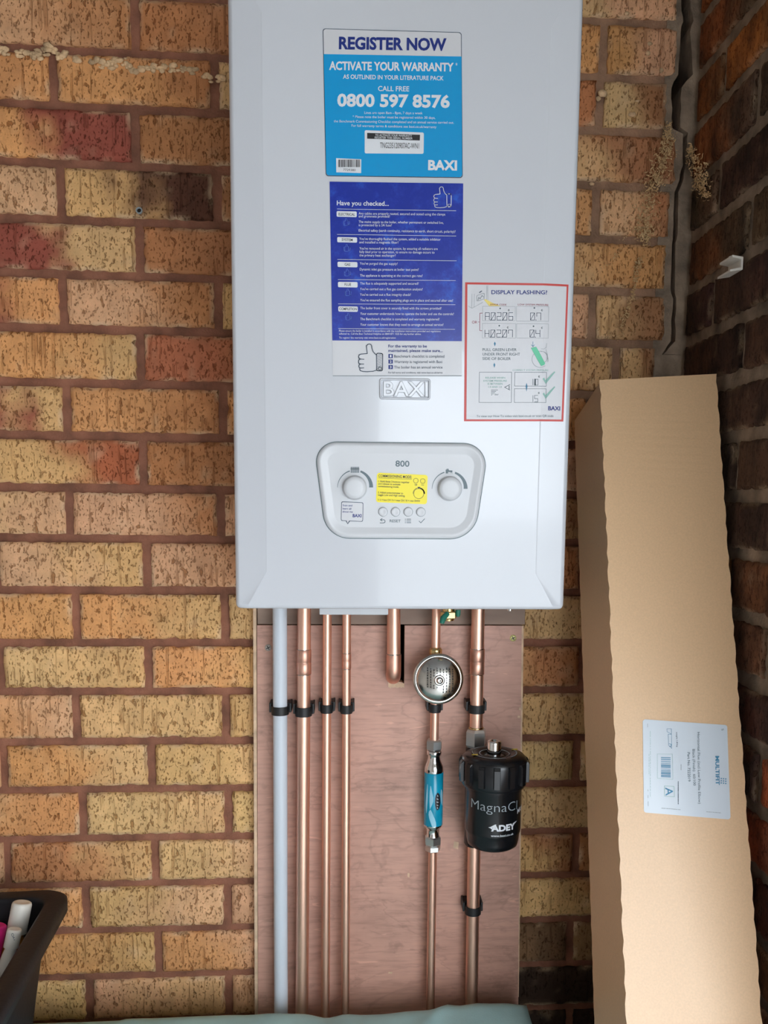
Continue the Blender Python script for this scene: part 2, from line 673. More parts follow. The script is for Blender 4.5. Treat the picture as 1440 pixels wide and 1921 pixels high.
# colours of the bricks that stand out: (course, nearest x of brick centre) -> (a, b, split, softness, dir)
SPECIAL = {
    (-1, -.30): (PTAN, OBRN, .5, 1.2, 1), (-1, -.06): (OBRN, BRN, .5, .9, 1),
    (0, -.40): (BRN, ORG, .6, .5, 1), (0, -.17): (ORG, OBRN, .7, .7, 1),
    (1, -.28): (ORG, RED, .36, .35, 1), (1, -.06): (OBRN, BRN, .6, .9, 1),
    (2, -.40): (PTAN, PTAN, .5, 1, 1), (2, -.17): (YTAN, DARK, .47, .45, 1), (2, .05): (BRN, BRN, .5, 1, 1),
    (3, -.28): (RED, TAN, .52, .3, 1), (3, -.06): (OBRN, BRN, .5, .9, 1),
    (4, -.40): (RED, ORG, .62, .35, 1), (4, -.17): (PTAN, OBRN, .6, .6, 1),
    (5, -.28): (ORG, YTAN, .7, .6, 1), (5, -.06): (s2l((180, 108, 78)), OBRN, .7, .7, 1),
    (6, -.40): (RED, YTAN, .68, .3, 1), (6, -.17): (ORG, OBRN, .7, .8, 1),
    (7, -.28): (YTAN, s2l((165, 92, 62)), .52, .5, 1), (7, -.06): (OBRN, BRN, .6, .7, 1),
    (8, -.40): (TAN, PTAN, .5, .8, 1), (8, -.17): (PTAN, OBRN, .75, .6, 1),
    (9, -.28): (PTAN, YTAN, .5, .8, 1), (9, -.06): (PTAN, OBRN, .6, .8, 1),
    (10, -.40): (ORG, ORG, .5, 1, 1), (10, -.17): (ORG, YTAN, .6, .8, 1),
    (11, -.28): (TAN, YTAN, .5, 1, 1), (12, -.40): (ORG, PTAN, .6, .8, 1),
    (13, -.28): (ORG, TAN, .6, .6, 1), (15, -.28): (OBRN, YTAN, .62, .45, 1),
}


def back_wall():
    mb = MB()
    y = .0075
    # mortar bed with an opening behind the notch in the plywood
    x0, x1, z0, z1 = -1.3, .598, 0., 2.5
    for a in ((x0, HX0, z0, z1, 'mortar'), (HX1, .455, z0, z1, 'mortar'), (.455, x1, z0, 1.62, 'mortar'), (.455, x1, 1.62, z1, 'buff_mortar'),
              (HX0, HX1, z0, HZ0, 'mortar'), (HX0, HX1, HZ1, z1, 'mortar')):
        mb.add([(a[0], y, a[2]), (a[1], y, a[2]), (a[1], y, a[3]), (a[0], y, a[3])], [(0, 1, 2, 3)], a[4])
    hv = [(x, yy, z) for yy in (y, .16) for x, z in ((HX0, HZ0), (HX1, HZ0), (HX1, HZ1), (HX0, HZ1))]
    mb.add(hv, [(0, 1, 5, 4), (1, 2, 6, 5), (2, 3, 7, 6), (3, 0, 4, 7), (4, 5, 6, 7)], 'hole')
    # outer leaf of the wall, painted near-black as shade behind the crack
    mb.box(-1.3, .9, .17, .2, 0, 2.5, 'hole')
    for k in range(-5, 28):
        zt, zb = zk(k) - .0055, zk(k + 1) + .0055
        if zb < .005:
            zb = .005
        if zt - zb < .02 or zb > 2.48:
            continue
        zt = min(zt, 2.495)
        odd = k % 2                      # even course: joints at -.28/-.06, odd: -.17
        j0 = -.2805 if odd == 0 else -.1705
        if k < -1 or k > 18:
            wob = 0
        joints = []
        for i in range(-8, 5):
            xj = j0 + i * .2228
            if k >= 0 and k <= 8 and xj > .2:
                continue
            joints.append(xj + random.uniform(-.003, .003))
        if 0 <= k <= 8:
            joints += [.4960, .27] if odd == 0 else [.535 if k == 5 else .386, .2]
        elif k < 0:
            pass
        joints = sorted(j for j in joints if -1.29 < j < .55)
        xs = [-1.3] + joints + [.600]
        for a, b in zip(xs[:-1], xs[1:]):
            if b - a < .03:
                continue
            a2, b2 = a + .0058, b - .0058
            if b == .600:
                zm = (zt + zb) / 2
                cx_ = min(CRACK, key=lambda q: abs(q[1] - zm))[0] if k < 6 else .612
                b2 = cx_ - .008 - random.uniform(0, .005)
            if zb < HZ1 and zt > HZ0 and b2 > HX0 and a2 < HX1:
                continue                  # the flue-pipe cavity
            cx = (a + b) / 2
            key = None
            for (kk, xx) in SPECIAL:
                if kk == k and abs(cx - xx) < .085:
                    key = (kk, xx)
            if key:
                A, B, p, sft, dr = SPECIAL[key]
                A, B = jit(A, .04), jit(B, .04)
            elif cx > .38 and k < 10:
                A, B = jit(random.choice((TAN, ORG, TAN, PTAN, PTAN)), .1), jit(random.choice((BRN, OBRN, ORG, PTAN)), .1)
                p, sft, dr = random.uniform(.4, .8), .6, 1
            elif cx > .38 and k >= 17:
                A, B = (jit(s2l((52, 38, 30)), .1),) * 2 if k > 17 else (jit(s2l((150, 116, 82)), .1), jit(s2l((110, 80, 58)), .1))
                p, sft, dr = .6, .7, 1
            elif cx > .38:
                A, B = jit(TAN, .1), jit(random.choice((BRN, TAN, OBRN)), .1)
                p, sft, dr = random.uniform(.4, .9), .6, random.choice((1, -1))
            else:
                A = jit(random.choice((TAN, PTAN, YTAN, TAN, ORG)), .07)
                B = jit(random.choice((TAN, YTAN, PTAN, ORG)), .07)
                p, sft, dr = random.uniform(.3, .7), .7, random.choice((1, -1))
            vis = -.48 < cx < .7 and -3 < k < 20
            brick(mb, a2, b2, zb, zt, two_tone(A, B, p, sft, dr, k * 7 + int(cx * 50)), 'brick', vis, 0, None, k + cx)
    # mortar lumps smeared along the second joint
    pts = [(0, 92), (12, 96), (40, 100), (52, 98), (66, 104), (78, 100), (92, 88), (98, 98), (118, 104), (136, 112), (180, 116), (192, 120),
           (200, 122), (214, 120), (226, 116), (240, 124), (258, 130), (272, 130), (292, 127), (310, 128), (328, 128), (346, 130), (366, 134),
           (384, 140), (402, 148), (416, 150)]
    for (px, py) in pts:
        for q in range(6):
            c = at(px + random.uniform(-11, 11), py + random.uniform(-6, 6), -.0012)
            lump(mb, c, random.uniform(.0018, .0048), 'pale_mortar')
    for (px, py, r) in [(1215, 100, .005), (1218, 82, .003), (1130, 175, .006), (1122, 185, .004), (1185, 215, .005), (1195, 190, .003), (1245, 190, .003), (1240, 132, .004), (1110, 345, .004), (1175, 25, .003)]:
        lump(mb, at(px, py, 0), r, 'pale_mortar')
    # corner mortar, split by an open crack
    n = len(CRACK)
    Lf, Rt, Lb, Rb = [], [], [], []
    wd = [.012, .014, .013, .021, .014, .011, .006, .004, .005, .005, .006, .004, .0055, .0035, .006, .002]
    fine = []
    for i in range(n - 1):
        for t in range(4):
            u = t / 4
            x = CRACK[i][0] * (1 - u) + CRACK[i + 1][0] * u
            z = CRACK[i][1] * (1 - u) + CRACK[i + 1][1] * u
            ww = wd[i] * (1 - u) + wd[i + 1] * u
            fine.append((x + .0022 * noise.noise(Vector((0, 0, z * 80))), z, ww))
    fine = [(CRACK[0][0], 2.5, .010), (CRACK[0][0], 2.35, .010)] + fine + [(CRACK[-1][0], CRACK[-1][1], .0008)]
    for (x, z, ww) in fine:
        Lf.append((.592, .0045 + .002 * noise.noise(Vector((3, 1, z * 60))), z))
        Rt.append((x - ww / 2, .0015 + .0015 * noise.noise(Vector((9, 1, z * 60))), z))
    nL = len(Lf)
    vs = Lf + Rt + [(p[0], .10, p[2]) for p in Rt]
    mb.add(vs, [(i, i + nL, i + nL + 1, i + 1)[::-1] for i in range(nL - 1)] +
           [(i + nL, i + 2 * nL, i + 2 * nL + 1, i + nL + 1)[::-1] for i in range(nL - 1)], 'grey_mortar')
    A = [(x + ww / 2, -.002 + .0015 * noise.noise(Vector((5, 1, z * 60))), z) for x, z, ww in fine]
    Bq = [(XR + .012, -.004, z) for x, z, ww in fine]
    vs = A + Bq + [(p[0], .10, p[2]) for p in A]
    mb.add(vs, [(i, i + nL, i + nL + 1, i + 1)[::-1] for i in range(nL - 1)] +
           [(i, i + 2 * nL, i + 2 * nL + 1, i + 1) for i in range(nL - 1)], 'grey_mortar')
    zc = fine[-1][1]
    mb.add([(.594, .003, 0), (XR + .012, -.003, 0), (XR + .012, -.003, zc), (.594, .003, zc)], [(0, 1, 2, 3)], 'grey_mortar')
    return struct(mb.build('wall_back'))


def lump(mb, c, r, m):
    n1, n2 = 7, 5
    vs, fs = [], []
    sx, sy, sz = random.uniform(.8, 1.6), random.uniform(.4, .7), random.uniform(.6, 1.)
    for j in range(n2 + 1):
        for i in range(n1):
            a, b = 2 * PI * i / n1, PI * j / n2
            p = Vector((math.cos(a) * math.sin(b), math.sin(a) * math.sin(b), math.cos(b)))
            k = r * (1 + .35 * noise.noise(p * 1.7 + c * 200))
            vs.append((c.x + p.x * k * sx, c.y + p.y * k * sy, c.z + p.z * k * sz))
    for j in range(n2):
        for i in range(n1):
            i2 = (i + 1) % n1
            fs.append((j * n1 + i, (j + 1) * n1 + i, (j + 1) * n1 + i2, j * n1 + i2))
    mb.add(vs, fs, m, True)


def right_wall():
    """pier standing forward of the corner; its left face is in view"""
    mb = MB()
    Yend = -.62
    mb.box(XR + .0065, .90, Yend, .17, 0, 2.5, 'grey_mortar')

    def face(p):                       # brick local (x along depth, y out, z)
        return (XR + p[1], -p[0], p[2])
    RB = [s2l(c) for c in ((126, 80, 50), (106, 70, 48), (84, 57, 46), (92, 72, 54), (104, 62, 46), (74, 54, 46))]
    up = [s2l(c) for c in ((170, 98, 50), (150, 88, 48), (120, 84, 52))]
    for k in range(-5, 28):
        zt, zb = zk(k) - .0045, zk(k + 1) + .0065
        zb = max(zb, .005)
        if zt - zb < .02 or zb > 2.48:
            continue
        zt = min(zt, 2.495)
        j0 = (.105, .0, .160, .05)[k % 4] if k % 2 == 0 else .0
        xs = sorted({.006, *[j for j in ((.11 + i * .2228) if k % 2 == 0 else (.218 + i * .2228) for i in range(3)) if j < .59], .62})
        for a, b in zip(xs[:-1], xs[1:]):
            a2, b2 = a + .006, b - .006
            if b == .62:
                b2 = .62
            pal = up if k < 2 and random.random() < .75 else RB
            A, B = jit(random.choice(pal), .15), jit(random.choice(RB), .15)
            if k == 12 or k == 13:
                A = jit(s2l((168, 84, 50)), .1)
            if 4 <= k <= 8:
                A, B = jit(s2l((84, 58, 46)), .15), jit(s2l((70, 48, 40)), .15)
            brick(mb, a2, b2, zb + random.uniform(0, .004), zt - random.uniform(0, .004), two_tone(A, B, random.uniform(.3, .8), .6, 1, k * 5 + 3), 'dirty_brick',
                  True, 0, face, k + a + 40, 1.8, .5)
    return struct(mb.build('wall_right'))


def shell():
    for name, b, m in (('wall_left', (-1.45, -1.3, -2.6, .2, 0, 2.5), 'render'),
                       ('wall_front', (-1.3, DOOR_X, -2.6, -2.45, 0, 2.5), 'render')):
        mb = MB()
        mb.box(*b, m)
        if name == 'wall_front':
            mb.box(DOOR_X2, 3.2, -2.6, -2.45, 0, 2.5, m)  # unseen wall added right of the door to narrow its light
        struct(mb.build(name))
    mb = MB()
    mb.box(-1.45, 3.2, -2.6, .2, -.12, 0, 'floor')
    struct(mb.build('floor'))
    mb = MB()
    mb.box(-1.45, 3.2, -2.6, .2, 2.5, 2.6, 'ceiling')
    mb.box(DOOR_X, DOOR_X2, -2.6, -2.45, DOOR_Z, 2.5, 'ceiling')      # lintel over the open door
    struct(mb.build('ceiling'))
    mb = MB()
    mb.box(-30, 30, -60, -2.6, -.14, -.03, 'ground')
    struct(mb.build('ground'))


back_wall()
right_wall()
shell()

# ================================================================== BOILER
BX0, BX1, BZ0, BZ1, BY = 0.0, .395, 1.35, 2.05, -.30353
FW_, FD_ = .038, .0052            # facet width / set-back


def front_y(x, z):
    """front face of the casing: flat centre, long edge facets set back a few millimetres"""
    d = min(x - BX0, BX1 - x)
    q = FW_ - .024 * max(0, 1 - min(z - BZ0, BZ1 - z) / .045)      # facet narrows at the corners
    if d >= q:
        return BY
    return BY + FD_ * min(1., (q - d) / q)


def on_front(px, py, lift=0.):
    p = at(px, py, BY)
    return Vector((p.x, front_y(p.x, p.z) - lift, p.z))


boiler = empty('boiler', (.1975, -.15, BZ0), 'white wall-hung combi boiler with stickers and a control panel, fixed to the brick wall', 'boiler')


def casing():
    bm = bmesh.new()
    z0, z1 = BZ0, BZ1
    c = .045
    q, e = FW_, .014

    def V(x, y, z):
        return bm.verts.new((x, y, z))
    yb = -.0195
    ctr = [V(e, BY, z0), V(BX1 - e, BY, z0), V(BX1 - q, BY, z0 + c), V(BX1 - q, BY, z1 - c), V(BX1 - e, BY, z1), V(e, BY, z1), V(q, BY, z1 - c), V(q, BY, z0 + c)]
    yf = BY + FD_
    L0, L1, R0, R1 = V(0, yf, z0), V(0, yf, z1), V(BX1, yf, z0), V(BX1, yf, z1)
    b = [V(0, yb, z0), V(BX1, yb, z0), V(BX1, yb, z1), V(0, yb, z1)]
    F = bm.faces.new
    F(ctr)
    F((L0, ctr[0], ctr[7]))
    F((L0, ctr[7], ctr[6], L1))
    F((L1, ctr[6], ctr[5]))
    F((ctr[1], R0, ctr[2]))
    F((ctr[2], R0, R1, ctr[3]))
    F((ctr[3], R1, ctr[4]))
    F((L0, L1, b[3], b[0]))
    F((R0, b[1], b[2], R1))
    F((L0, b[0], b[1], R0, ctr[1], ctr[0]))
    F((L1, ctr[5], ctr[4], R1, b[2], b[3]))
    F(b[::-1])
    bmesh.ops.recalc_face_normals(bm, faces=bm.faces)
    sharp = [ed for ed in bm.edges if ed.calc_face_angle(0) > .6]
    soft = [ed for ed in bm.edges if .03 < ed.calc_face_angle(0) <= .6]
    bmesh.ops.bevel(bm, geom=sharp, offset=.006, segments=5, affect='EDGES', profile=.5, clamp_overlap=True)
    soft = [ed for ed in bm.edges if ed.is_valid and .05 < ed.calc_face_angle(0) <= .2 and ed.calc_length() > .03 and
            abs(ed.verts[0].co.y - BY) < .001 and abs(ed.verts[1].co.y - BY) < .001]
    bmesh.ops.bevel(bm, geom=soft, offset=.004, segments=4, affect='EDGES', profile=.5, clamp_overlap=True)
    for f in bm.faces:
        f.smooth = True
    me = bpy.data.meshes.new('casing')
    bm.to_mesh(me)
    bm.free()
    me.materials.append(M['white_enamel'])
    o = bpy.data.objects.new('casing', me)
    COL.objects.link(o)
    o.parent = boiler
    o.matrix_parent_inverse = boiler.matrix_world.inverted()
    wn = o.modifiers.new('wn', 'WEIGHTED_NORMAL')
    wn.keep_sharp = False
    wn.weight = 80
    return o


casing()
# tray hanging just below the casing
mb = MB()
a, b_ = at(600, 1149.5, -.19), at(727, 1148, -.19)
mb.box(a.x, b_.x, -.21, -.10, a.z, BZ0 + .002, 'white_plastic')
mb.build('drain_tray', boiler, (.001, 2))
mb = MB()
p = at(956, 1143, -.28)
mb.lathe([(.003, 0), (.0035, .002), (.003, .006)], 'chrome', (p.x, -.28, BZ0 - .004), n=12)
mb.build('fixing_screw', boiler)


def sheet_part(name, corners, r, m, label=None, base_lift=.0003, parent=None, conform=False):
    s = Sheet(on_front)
    mb = MB()
    if conform:
        # follow the facet: slice into columns
        TL, TR, BR, BL = [Vector(c) for c in corners]
        n = 40
        vs = []
        for j in (0, 1):
            for i in range(n + 1):
                u = i / n
                t = TL.lerp(TR, u) if j == 0 else BL.lerp(BR, u)
                vs.append(on_front(t.x, t.y, base_lift))
        mb.add(vs, [(i + n + 1, i + n + 2, i + 1, i) for i in range(n)], m)
    else:
        s.poly(mb, rounded(corners, r), m, base_lift)
    o = mb.build(name, parent or boiler)
    if label:
        o['label'] = label
    return o


def thumb(S, mb, box, m, wd, cuffm=True):
    x0, y0, x1, y1 = box

    def T(pts):
        return [(x0 + (p[0] - 358) / 227 * (x1 - x0), y0 + (p[1] - 625) / 253 * (y1 - y0)) for p in pts]
    S.line(mb, T([(440, 712), (432, 642), (444, 628), (458, 624), (474, 628), (482, 642), (484, 664), (496, 696), (512, 714), (524, 722)]), wd, m)
    S.line(mb, T([(440, 712), (380, 717), (364, 726), (359, 740), (363, 754), (376, 763), (410, 765)]), wd, m)
    S.line(mb, T([(376, 763), (362, 772), (358, 788), (362, 802), (376, 809), (408, 809)]), wd, m)
    S.line(mb, T([(376, 809), (364, 818), (362, 832), (368, 842), (382, 846), (408, 844)]), wd, m)
    S.line(mb, T([(372, 846), (370, 858), (376, 870), (400, 877), (440, 879), (490, 876), (526, 866)]), wd, m)
    S.line(mb, rounded(T([(526, 708), (584, 712), (582, 873), (528, 870)]), wd * 2.2), wd, m, closed=True)
    S.line(mb, circle(T([(558, 850)])[0], wd * 2.2, 10), wd * .8, m, closed=True)


# ---------------------------------------------------------------- warranty sticker (top)
S = Sheet(on_front, (590, 40), 300 / 1440)
c = [(72, 65), (1322, 100), (1333, 1412), (100, 1395)]
st = sheet_part('warranty_sticker', [S.px(q) for q in c], 5.5, 'ink_dark', 'cyan and white sticker with rounded corners')
mb = MB()
ins = [(78, 71), (1316, 106), (1327, 1405), (106, 1389)]
S.rrect(mb, ins, 24, 'paper', .0005)
S.poly(mb, [(82, 297), (1321, 319)] + list(map(tuple, rounded([(80, 297), (1321, 319), (1327, 1405), (106, 1389)], 26)))[14:28], 'sky_blue', .0006)
mb.build('printed_panel', st)
mb = MB()
for t, L, R, h, m, b in (
        ('REGISTER NOW', (218, 250), (1185, 265), 110, 'ink_navy', .036),
        ('ACTIVATE YOUR WARRANTY', (130, 438), (1250, 452), 76, 'ink_white', .032),
        ('*', (1268, 420), (1284, 420), 44, 'ink_white', .01),
        ('AS OUTLINED IN YOUR LITERATURE PACK', (255, 520), (1160, 535), 40, 'ink_white', .015),
        ('CALL FREE', (570, 630), (850, 633), 46, 'ink_white', .015),
        ('0800 597 8576', (203, 765), (1215, 778), 112, 'ink_white', .036),
        ('Lines are open 8am - 8pm, 7 days a week', (447, 836), (970, 840), 23, 'ink_white', 0),
        ('* Please note the boiler must be registered within 30 days,', (342, 872), (1085, 882), 23, 'ink_white', 0),
        ('the Benchmark Commissioning Checklist completed and an annual service carried out.', (172, 912), (1252, 925), 23, 'ink_white', 0),
        ('For full warranty terms & conditions see baxi.co.uk/warranty', (332, 952), (1095, 965), 23, 'ink_white', 0),
        ('BAXI', (1020, 1338), (1280, 1342), 88, 'ink_white', .04)):
    S.text(mb, t, L, R, h, m, b, .0009)
mb.build('lettering', st)
mb = MB()
S.rrect(mb, [(450, 983), (982, 1005), (980, 1196), (450, 1192)], 14, 'ink_white', .0009)
S.poly(mb, [(472, 1008), (948, 1025), (946, 1077), (472, 1060)], 'ink_black', .0011)
S.text(mb, 'TO ACTIVATE YOUR WARRANTY', (545, 1037), (875, 1045), 20, 'ink_white', .01, .0013)
S.text(mb, 'REGISTER THIS SERIAL NUMBER', (540, 1060), (880, 1068), 20, 'ink_white', .01, .0013)
S.text(mb, 'TNG235120907AC-WN1', (588, 1143), (938, 1150), 52, 'ink_black', 0, .0011)
mb.build('serial_label', st)
mb = MB()
S.poly(mb, [(193, 1235), (419, 1245), (418, 1369), (195, 1362)], 'ink_white', .0009)
x = 212
while x < 405:
    wd = random.choice((3, 3, 5, 8))
    S.poly(mb, [(x, 1249), (x + wd, 1249), (x + wd, 1316), (x, 1316)], 'ink_black', .0011)
    x += wd + random.choice((3, 4, 6))
S.text(mb, '7729380', (257, 1350), (368, 1353), 22, 'ink_black', 0, .0011)
mb.build('barcode', st)

# ---------------------------------------------------------------- checklist sticker
S = Sheet(on_front, (600, 330), 290 / 1440)
dy = 190 / (290 / 1440)                       # second crop is 190 px lower
c = [(90, 55), (1333, 72), (1318, 922 + dy), (120, 922 + dy)]
st = sheet_part('checklist_sticker', [S.px(q) for q in c], .6, 'paper', 'royal blue and white checklist sticker')
mb = MB()
S.poly(mb, [(90, 55), (1333, 72), (1320, 597 + dy), (115, 590 + dy)], 'royal', .0006)
S.poly(mb, [(120, 917 + dy), (1318, 917 + dy), (1318, 922 + dy), (120, 922 + dy)], 'ink_grey', .0006)
mb.build('printed_panel', st)
mb = MB()
S.text(mb, 'Have you checked...', (157, 275), (640, 281), 45, 'ink_white', .012, .0009)
for a, b in (((160, 310), (1265, 327)), ((160, 547), (1265, 562)), ((163, 780), (1270, 793)), ((168, 967), (1262, 977)),
             ((170, 250 + dy), (1258, 258 + dy)), ((172, 480 + dy), (1255, 487 + dy))):
    S.line(mb, [a, b], 3.5, 'ink_white', .0009)
for t, c, L, R in (('ELECTRICAL', [(155, 330), (342, 334), (342, 387), (155, 382)], (172, 371), (326, 374)),
                   ('SYSTEM', [(160, 571), (345, 575), (346, 624), (161, 620)], (202, 608), (304, 611)),
                   ('GAS', [(163, 801), (348, 805), (349, 854), (164, 850)], (229, 838), (281, 840)),
                   ('FLUE', [(167, 45 + dy), (350, 47 + dy), (350, 98 + dy), (168, 95 + dy)], (229, 81 + dy), (289, 83 + dy)),
                   ('COMPLETION', [(170, 272 + dy), (352, 275 + dy), (352, 325 + dy), (171, 321 + dy)], (180, 308 + dy), (343, 311 + dy))):
    S.rrect(mb, c, 11, 'ink_white', .0009)
    S.text(mb, t, L, R, 25, 'ink_black', .012, .0011)
SM = [('Any cables are properly routed, secured and tested using the clamps', 360, 362, 1165, 371), ('and grommets provided?', 360, 388, 650, 391),
      ('The mains supply to the boiler, whether permanent or switched live,', 360, 440, 1150, 449), ('is protected by a 3A fuse?', 360, 470, 668, 473),
      ('Electrical safety (earth continuity, resistance to earth, short circuit, polarity)?', 360, 520, 1260, 532),
      ("You've thoroughly flushed the system, added a suitable inhibitor", 365, 598, 1122, 605), ('and installed a magnetic filter?', 365, 630, 730, 633),
      ("You've removed air in the system, by ensuring all radiators are", 367, 688, 1095, 692), ('fully bled prior to operation, to ensure no damage occurs to', 367, 720, 1065, 725),
      ('the primary heat exchanger?', 367, 752, 705, 754), ("You've purged the gas supply?", 370, 828, 722, 831),
      ('Dynamic inlet gas pressure at boiler test point?', 370, 882, 918, 886), ('The appliance is operating at the correct gas rate?', 372, 940, 955, 943),
      ('The flue is adequately supported and secured?', 372, 70 + dy, 918, 72 + dy), ("You've carried out a flue gas combustion analysis?", 372, 122 + dy, 955, 125 + dy),
      ("You've carried out a flue integrity check?", 372, 174 + dy, 845, 176 + dy), ("You've ensured the flue sampling plugs are in place and secured after use?", 374, 226 + dy, 1238, 230 + dy),
      ('The boiler front cover is securely fixed with the screws provided?', 375, 300 + dy, 1130, 303 + dy),
      ('Your customer understands how to operate the boiler and use the controls?', 375, 352 + dy, 1245, 355 + dy),
      ('The Benchmark checklist is completed and warranty registered?', 375, 402 + dy, 1112, 404 + dy),
      ('Your customer knows that they need to arrange an annual service?', 375, 453 + dy, 1148, 455 + dy)]
for t, x0, y0, x1, y1 in SM:
    S.text(mb, t, (x0, y0), (x1, y1), 24, 'ink_white', 0, .0009)
for t, x0, y0, x1, y1 in (('Please ensure the boiler is installed in accordance with the installation instructions provided and regulations', 178, 509, 1122, 513),
                          ('adhered to. Call the Baxi Technical Helpline on 0844 871 1525 for any further advice.', 178, 536, 942, 539),
                          ('To register the warranty visit www.baxi.co.uk/registration', 178, 573, 705, 574)):
    S.text(mb, t, (x0, y0 + dy), (x1, y1 + dy), 18, 'ink_white', 0, .0009)
for b in ((218, 398, 276, 464), (222, 640, 282, 705), (226, 868, 286, 934), (233, 110 + dy, 290, 174 + dy), (237, 337 + dy, 294, 400 + dy)):
    thumb(S, mb, b, 'ink_light', 3)
thumb(S, mb, (1058, 105, 1222, 298), 'ink_white', 5.5)
thumb(S, mb, (358, 625 + dy, 585, 880 + dy), 'ink_dark', 7)
for i in range(9):
    y = 722 + i * 15 + dy
    S.line(mb, [(532, y + 8), (576, y - 8)], 3, 'ink_dark')
S.text(mb, 'For the warranty to be', (636, 655 + dy), (995, 656 + dy), 27, 'ink_navy', .015, .0009)
S.text(mb, 'maintained, please make sure...', (636, 697 + dy), (1142, 698 + dy), 27, 'ink_navy', .015, .0009)
for i, (t, x1) in enumerate((('Benchmark checklist is completed', 1158), ('Warranty is registered with Baxi', 1138), ('The boiler has an annual service', 1140))):
    y = 717 + 51 * i + dy
    S.poly(mb, [(637, y), (678, y), (678, y + 38), (637, y + 38)], 'ink_navy', .0008)
    S.text(mb, str(i + 1), (650, y + 30), (665, y + 30), 23, 'ink_white', .02, .0011)
    S.text(mb, t, (690, y + 33), (x1, y + 33), 27, 'ink_dark', 0, .0009)
S.text(mb, 'For full terms and conditions, visit www.baxi.co.uk/terms', (636, 897 + dy), (1140, 898 + dy), 17, 'ink_dark', .005, .0009)
mb.build('lettering', st)

# ---------------------------------------------------------------- red-bordered pressure sticker
S = Sheet(on_front, (850, 510), 1 / 6)
S.split = True
st = sheet_part('pressure_sticker', [S.px(q) for q in ((133, 118), (1305, 134), (1246, 1682), (120, 1682))], 3, 'ink_red',
                'white instruction sticker with a red border', conform=True)
pn = sheet_part('printed_panel', [S.px(q) for q in ((158, 143), (1282, 158), (1223, 1660), (146, 1660))], 2, 'paper', None, .0006, st, True)
mb = MB()
T = S.text
T(mb, 'DISPLAY FLASHING?', (427, 252), (1055, 254), 46, 'ink_navy', .015, .0010)
T(mb, 'ERROR CODE', (415, 380), (595, 382), 20, 'ink_maroon', 0, .0012)
T(mb, 'LOW SYSTEM PRESSURE', (725, 380), (1070, 383), 20, 'ink_maroon', 0, .0010)
S.poly(mb, [(340, 312), (372, 312), (440, 352), (530, 386), (402, 386)], 'ink_straw', .0009)
for c in ([(328, 390), (695, 392), (693, 553), (328, 552)], [(708, 392), (1075, 394), (1072, 557), (708, 556)],
          [(325, 582), (700, 584), (698, 748), (324, 746)], [(711, 586), (1070, 587), (1068, 748), (710, 747)]):
    S.line(mb, c, 3, 'ink_silver', .0010, True)
for c in ([(292, 1131), (654, 1131), (650, 1472), (288, 1471)], [(690, 1132), (1049, 1132), (1046, 1287), (688, 1286)], [(686, 1316), (1045, 1316), (1042, 1472), (684, 1471)]):
    S.line(mb, c, 4, 'ink_grey', .0010, True)
S.line(mb, [(326, 466), (297, 468), (295, 662), (320, 664)], 5, 'ink_maroon', .0010)
S.line(mb, [(276, 566), (296, 566)], 4, 'ink_maroon', .0010)
T(mb, 'OR', (208, 582), (268, 583), 30, 'ink_maroon', 0, .0010)
SEG = {'0': 'abcdefs', '2': 'abged', '6': 'acdefg', '7': 'fabc', '4': 'fgbc', 'A': 'efabcg', 'H': 'febcg', '5': 'afgcd', '1': 'bc', 'l': 'ef'}


def seg7(mb, ch, x, y, w_, h, m, wd=5):
    p = {'a': ((0, 0), (1, 0)), 'b': ((1, 0), (1, .5)), 'c': ((1, .5), (1, 1)), 'd': ((0, 1), (1, 1)), 'e': ((0, .5), (0, 1)), 'f': ((0, 0), (0, .5)),
         'g': ((0, .5), (1, .5)), 's': ((0, 1), (1, 0))}
    for q in SEG[ch]:
        a, b = p[q]
        S.line(mb, [(x + a[0] * w_, y + a[1] * h), (x + b[0] * w_, y + b[1] * h)], wd, m, .0010)


def lcd(mb, s, x, y, w_, h, gap, m='ink_dark'):
    for ch in s:
        if ch == '.':
            S.poly(mb, circle((x - gap * .35, y + h), 5, 8), m, .0010)
            continue
        seg7(mb, ch, x, y, w_, h, m)
        x += w_ + gap


lcd(mb, 'A.02.06', 358, 462, 46, 82, 20)
lcd(mb, '0.7', 866, 464, 46, 80, 24)
lcd(mb, 'H.02.07', 354, 656, 46, 80, 20)
lcd(mb, '0.4', 860, 656, 46, 80, 20)
lcd(mb, 'l0', 893, 1208, 14, 68, 4, 'ink_grey')
S.line(mb, [(918, 1210), (950, 1210), (950, 1276), (918, 1276)], 5, 'ink_grey', .0010, True)
lcd(mb, 'l', 893, 1392, 14, 72, 4, 'ink_grey')
seg7(mb, '5', 912, 1392, 36, 72, 'ink_grey')
for c in ((525, 414), (910, 408), (515, 608), (900, 614)):
    S.poly(mb, circle(c, 9, 10), 'ink_grey', .0010)
for c in ((624, 434), (996, 434), (612, 628), (996, 632), (964, 1180), (962, 1364)):
    S.line(mb, circle(c, 8, 8, .6, 5.6), 5, 'ink_grey', .0010)
for (x, y0, y1) in ((465, 786, 842), (460, 1025, 1082), (822, 1250, 1350)):
    S.poly(mb, [(x, y0), (x + 11, (y0 * .6 + y1 * .4)), (x, y1), (x - 11, (y0 * .6 + y1 * .4))], 'ink_teal', .0010)
S.line(mb, [(893, 788), (893, 838)], 5, 'ink_teal', .0010)
S.line(mb, [(875, 822), (893, 842), (912, 822)], 5, 'ink_teal', .0010)
T(mb, 'PULL GREEN LEVER', (328, 892), (710, 893), 32, 'ink_grey', .005, .0010)
T(mb, 'UNDER FRONT RIGHT', (328, 943), (748, 944), 32, 'ink_grey', .005, .0010)
T(mb, 'SIDE OF BOILER', (326, 993), (644, 994), 32, 'ink_grey', .005, .0010)
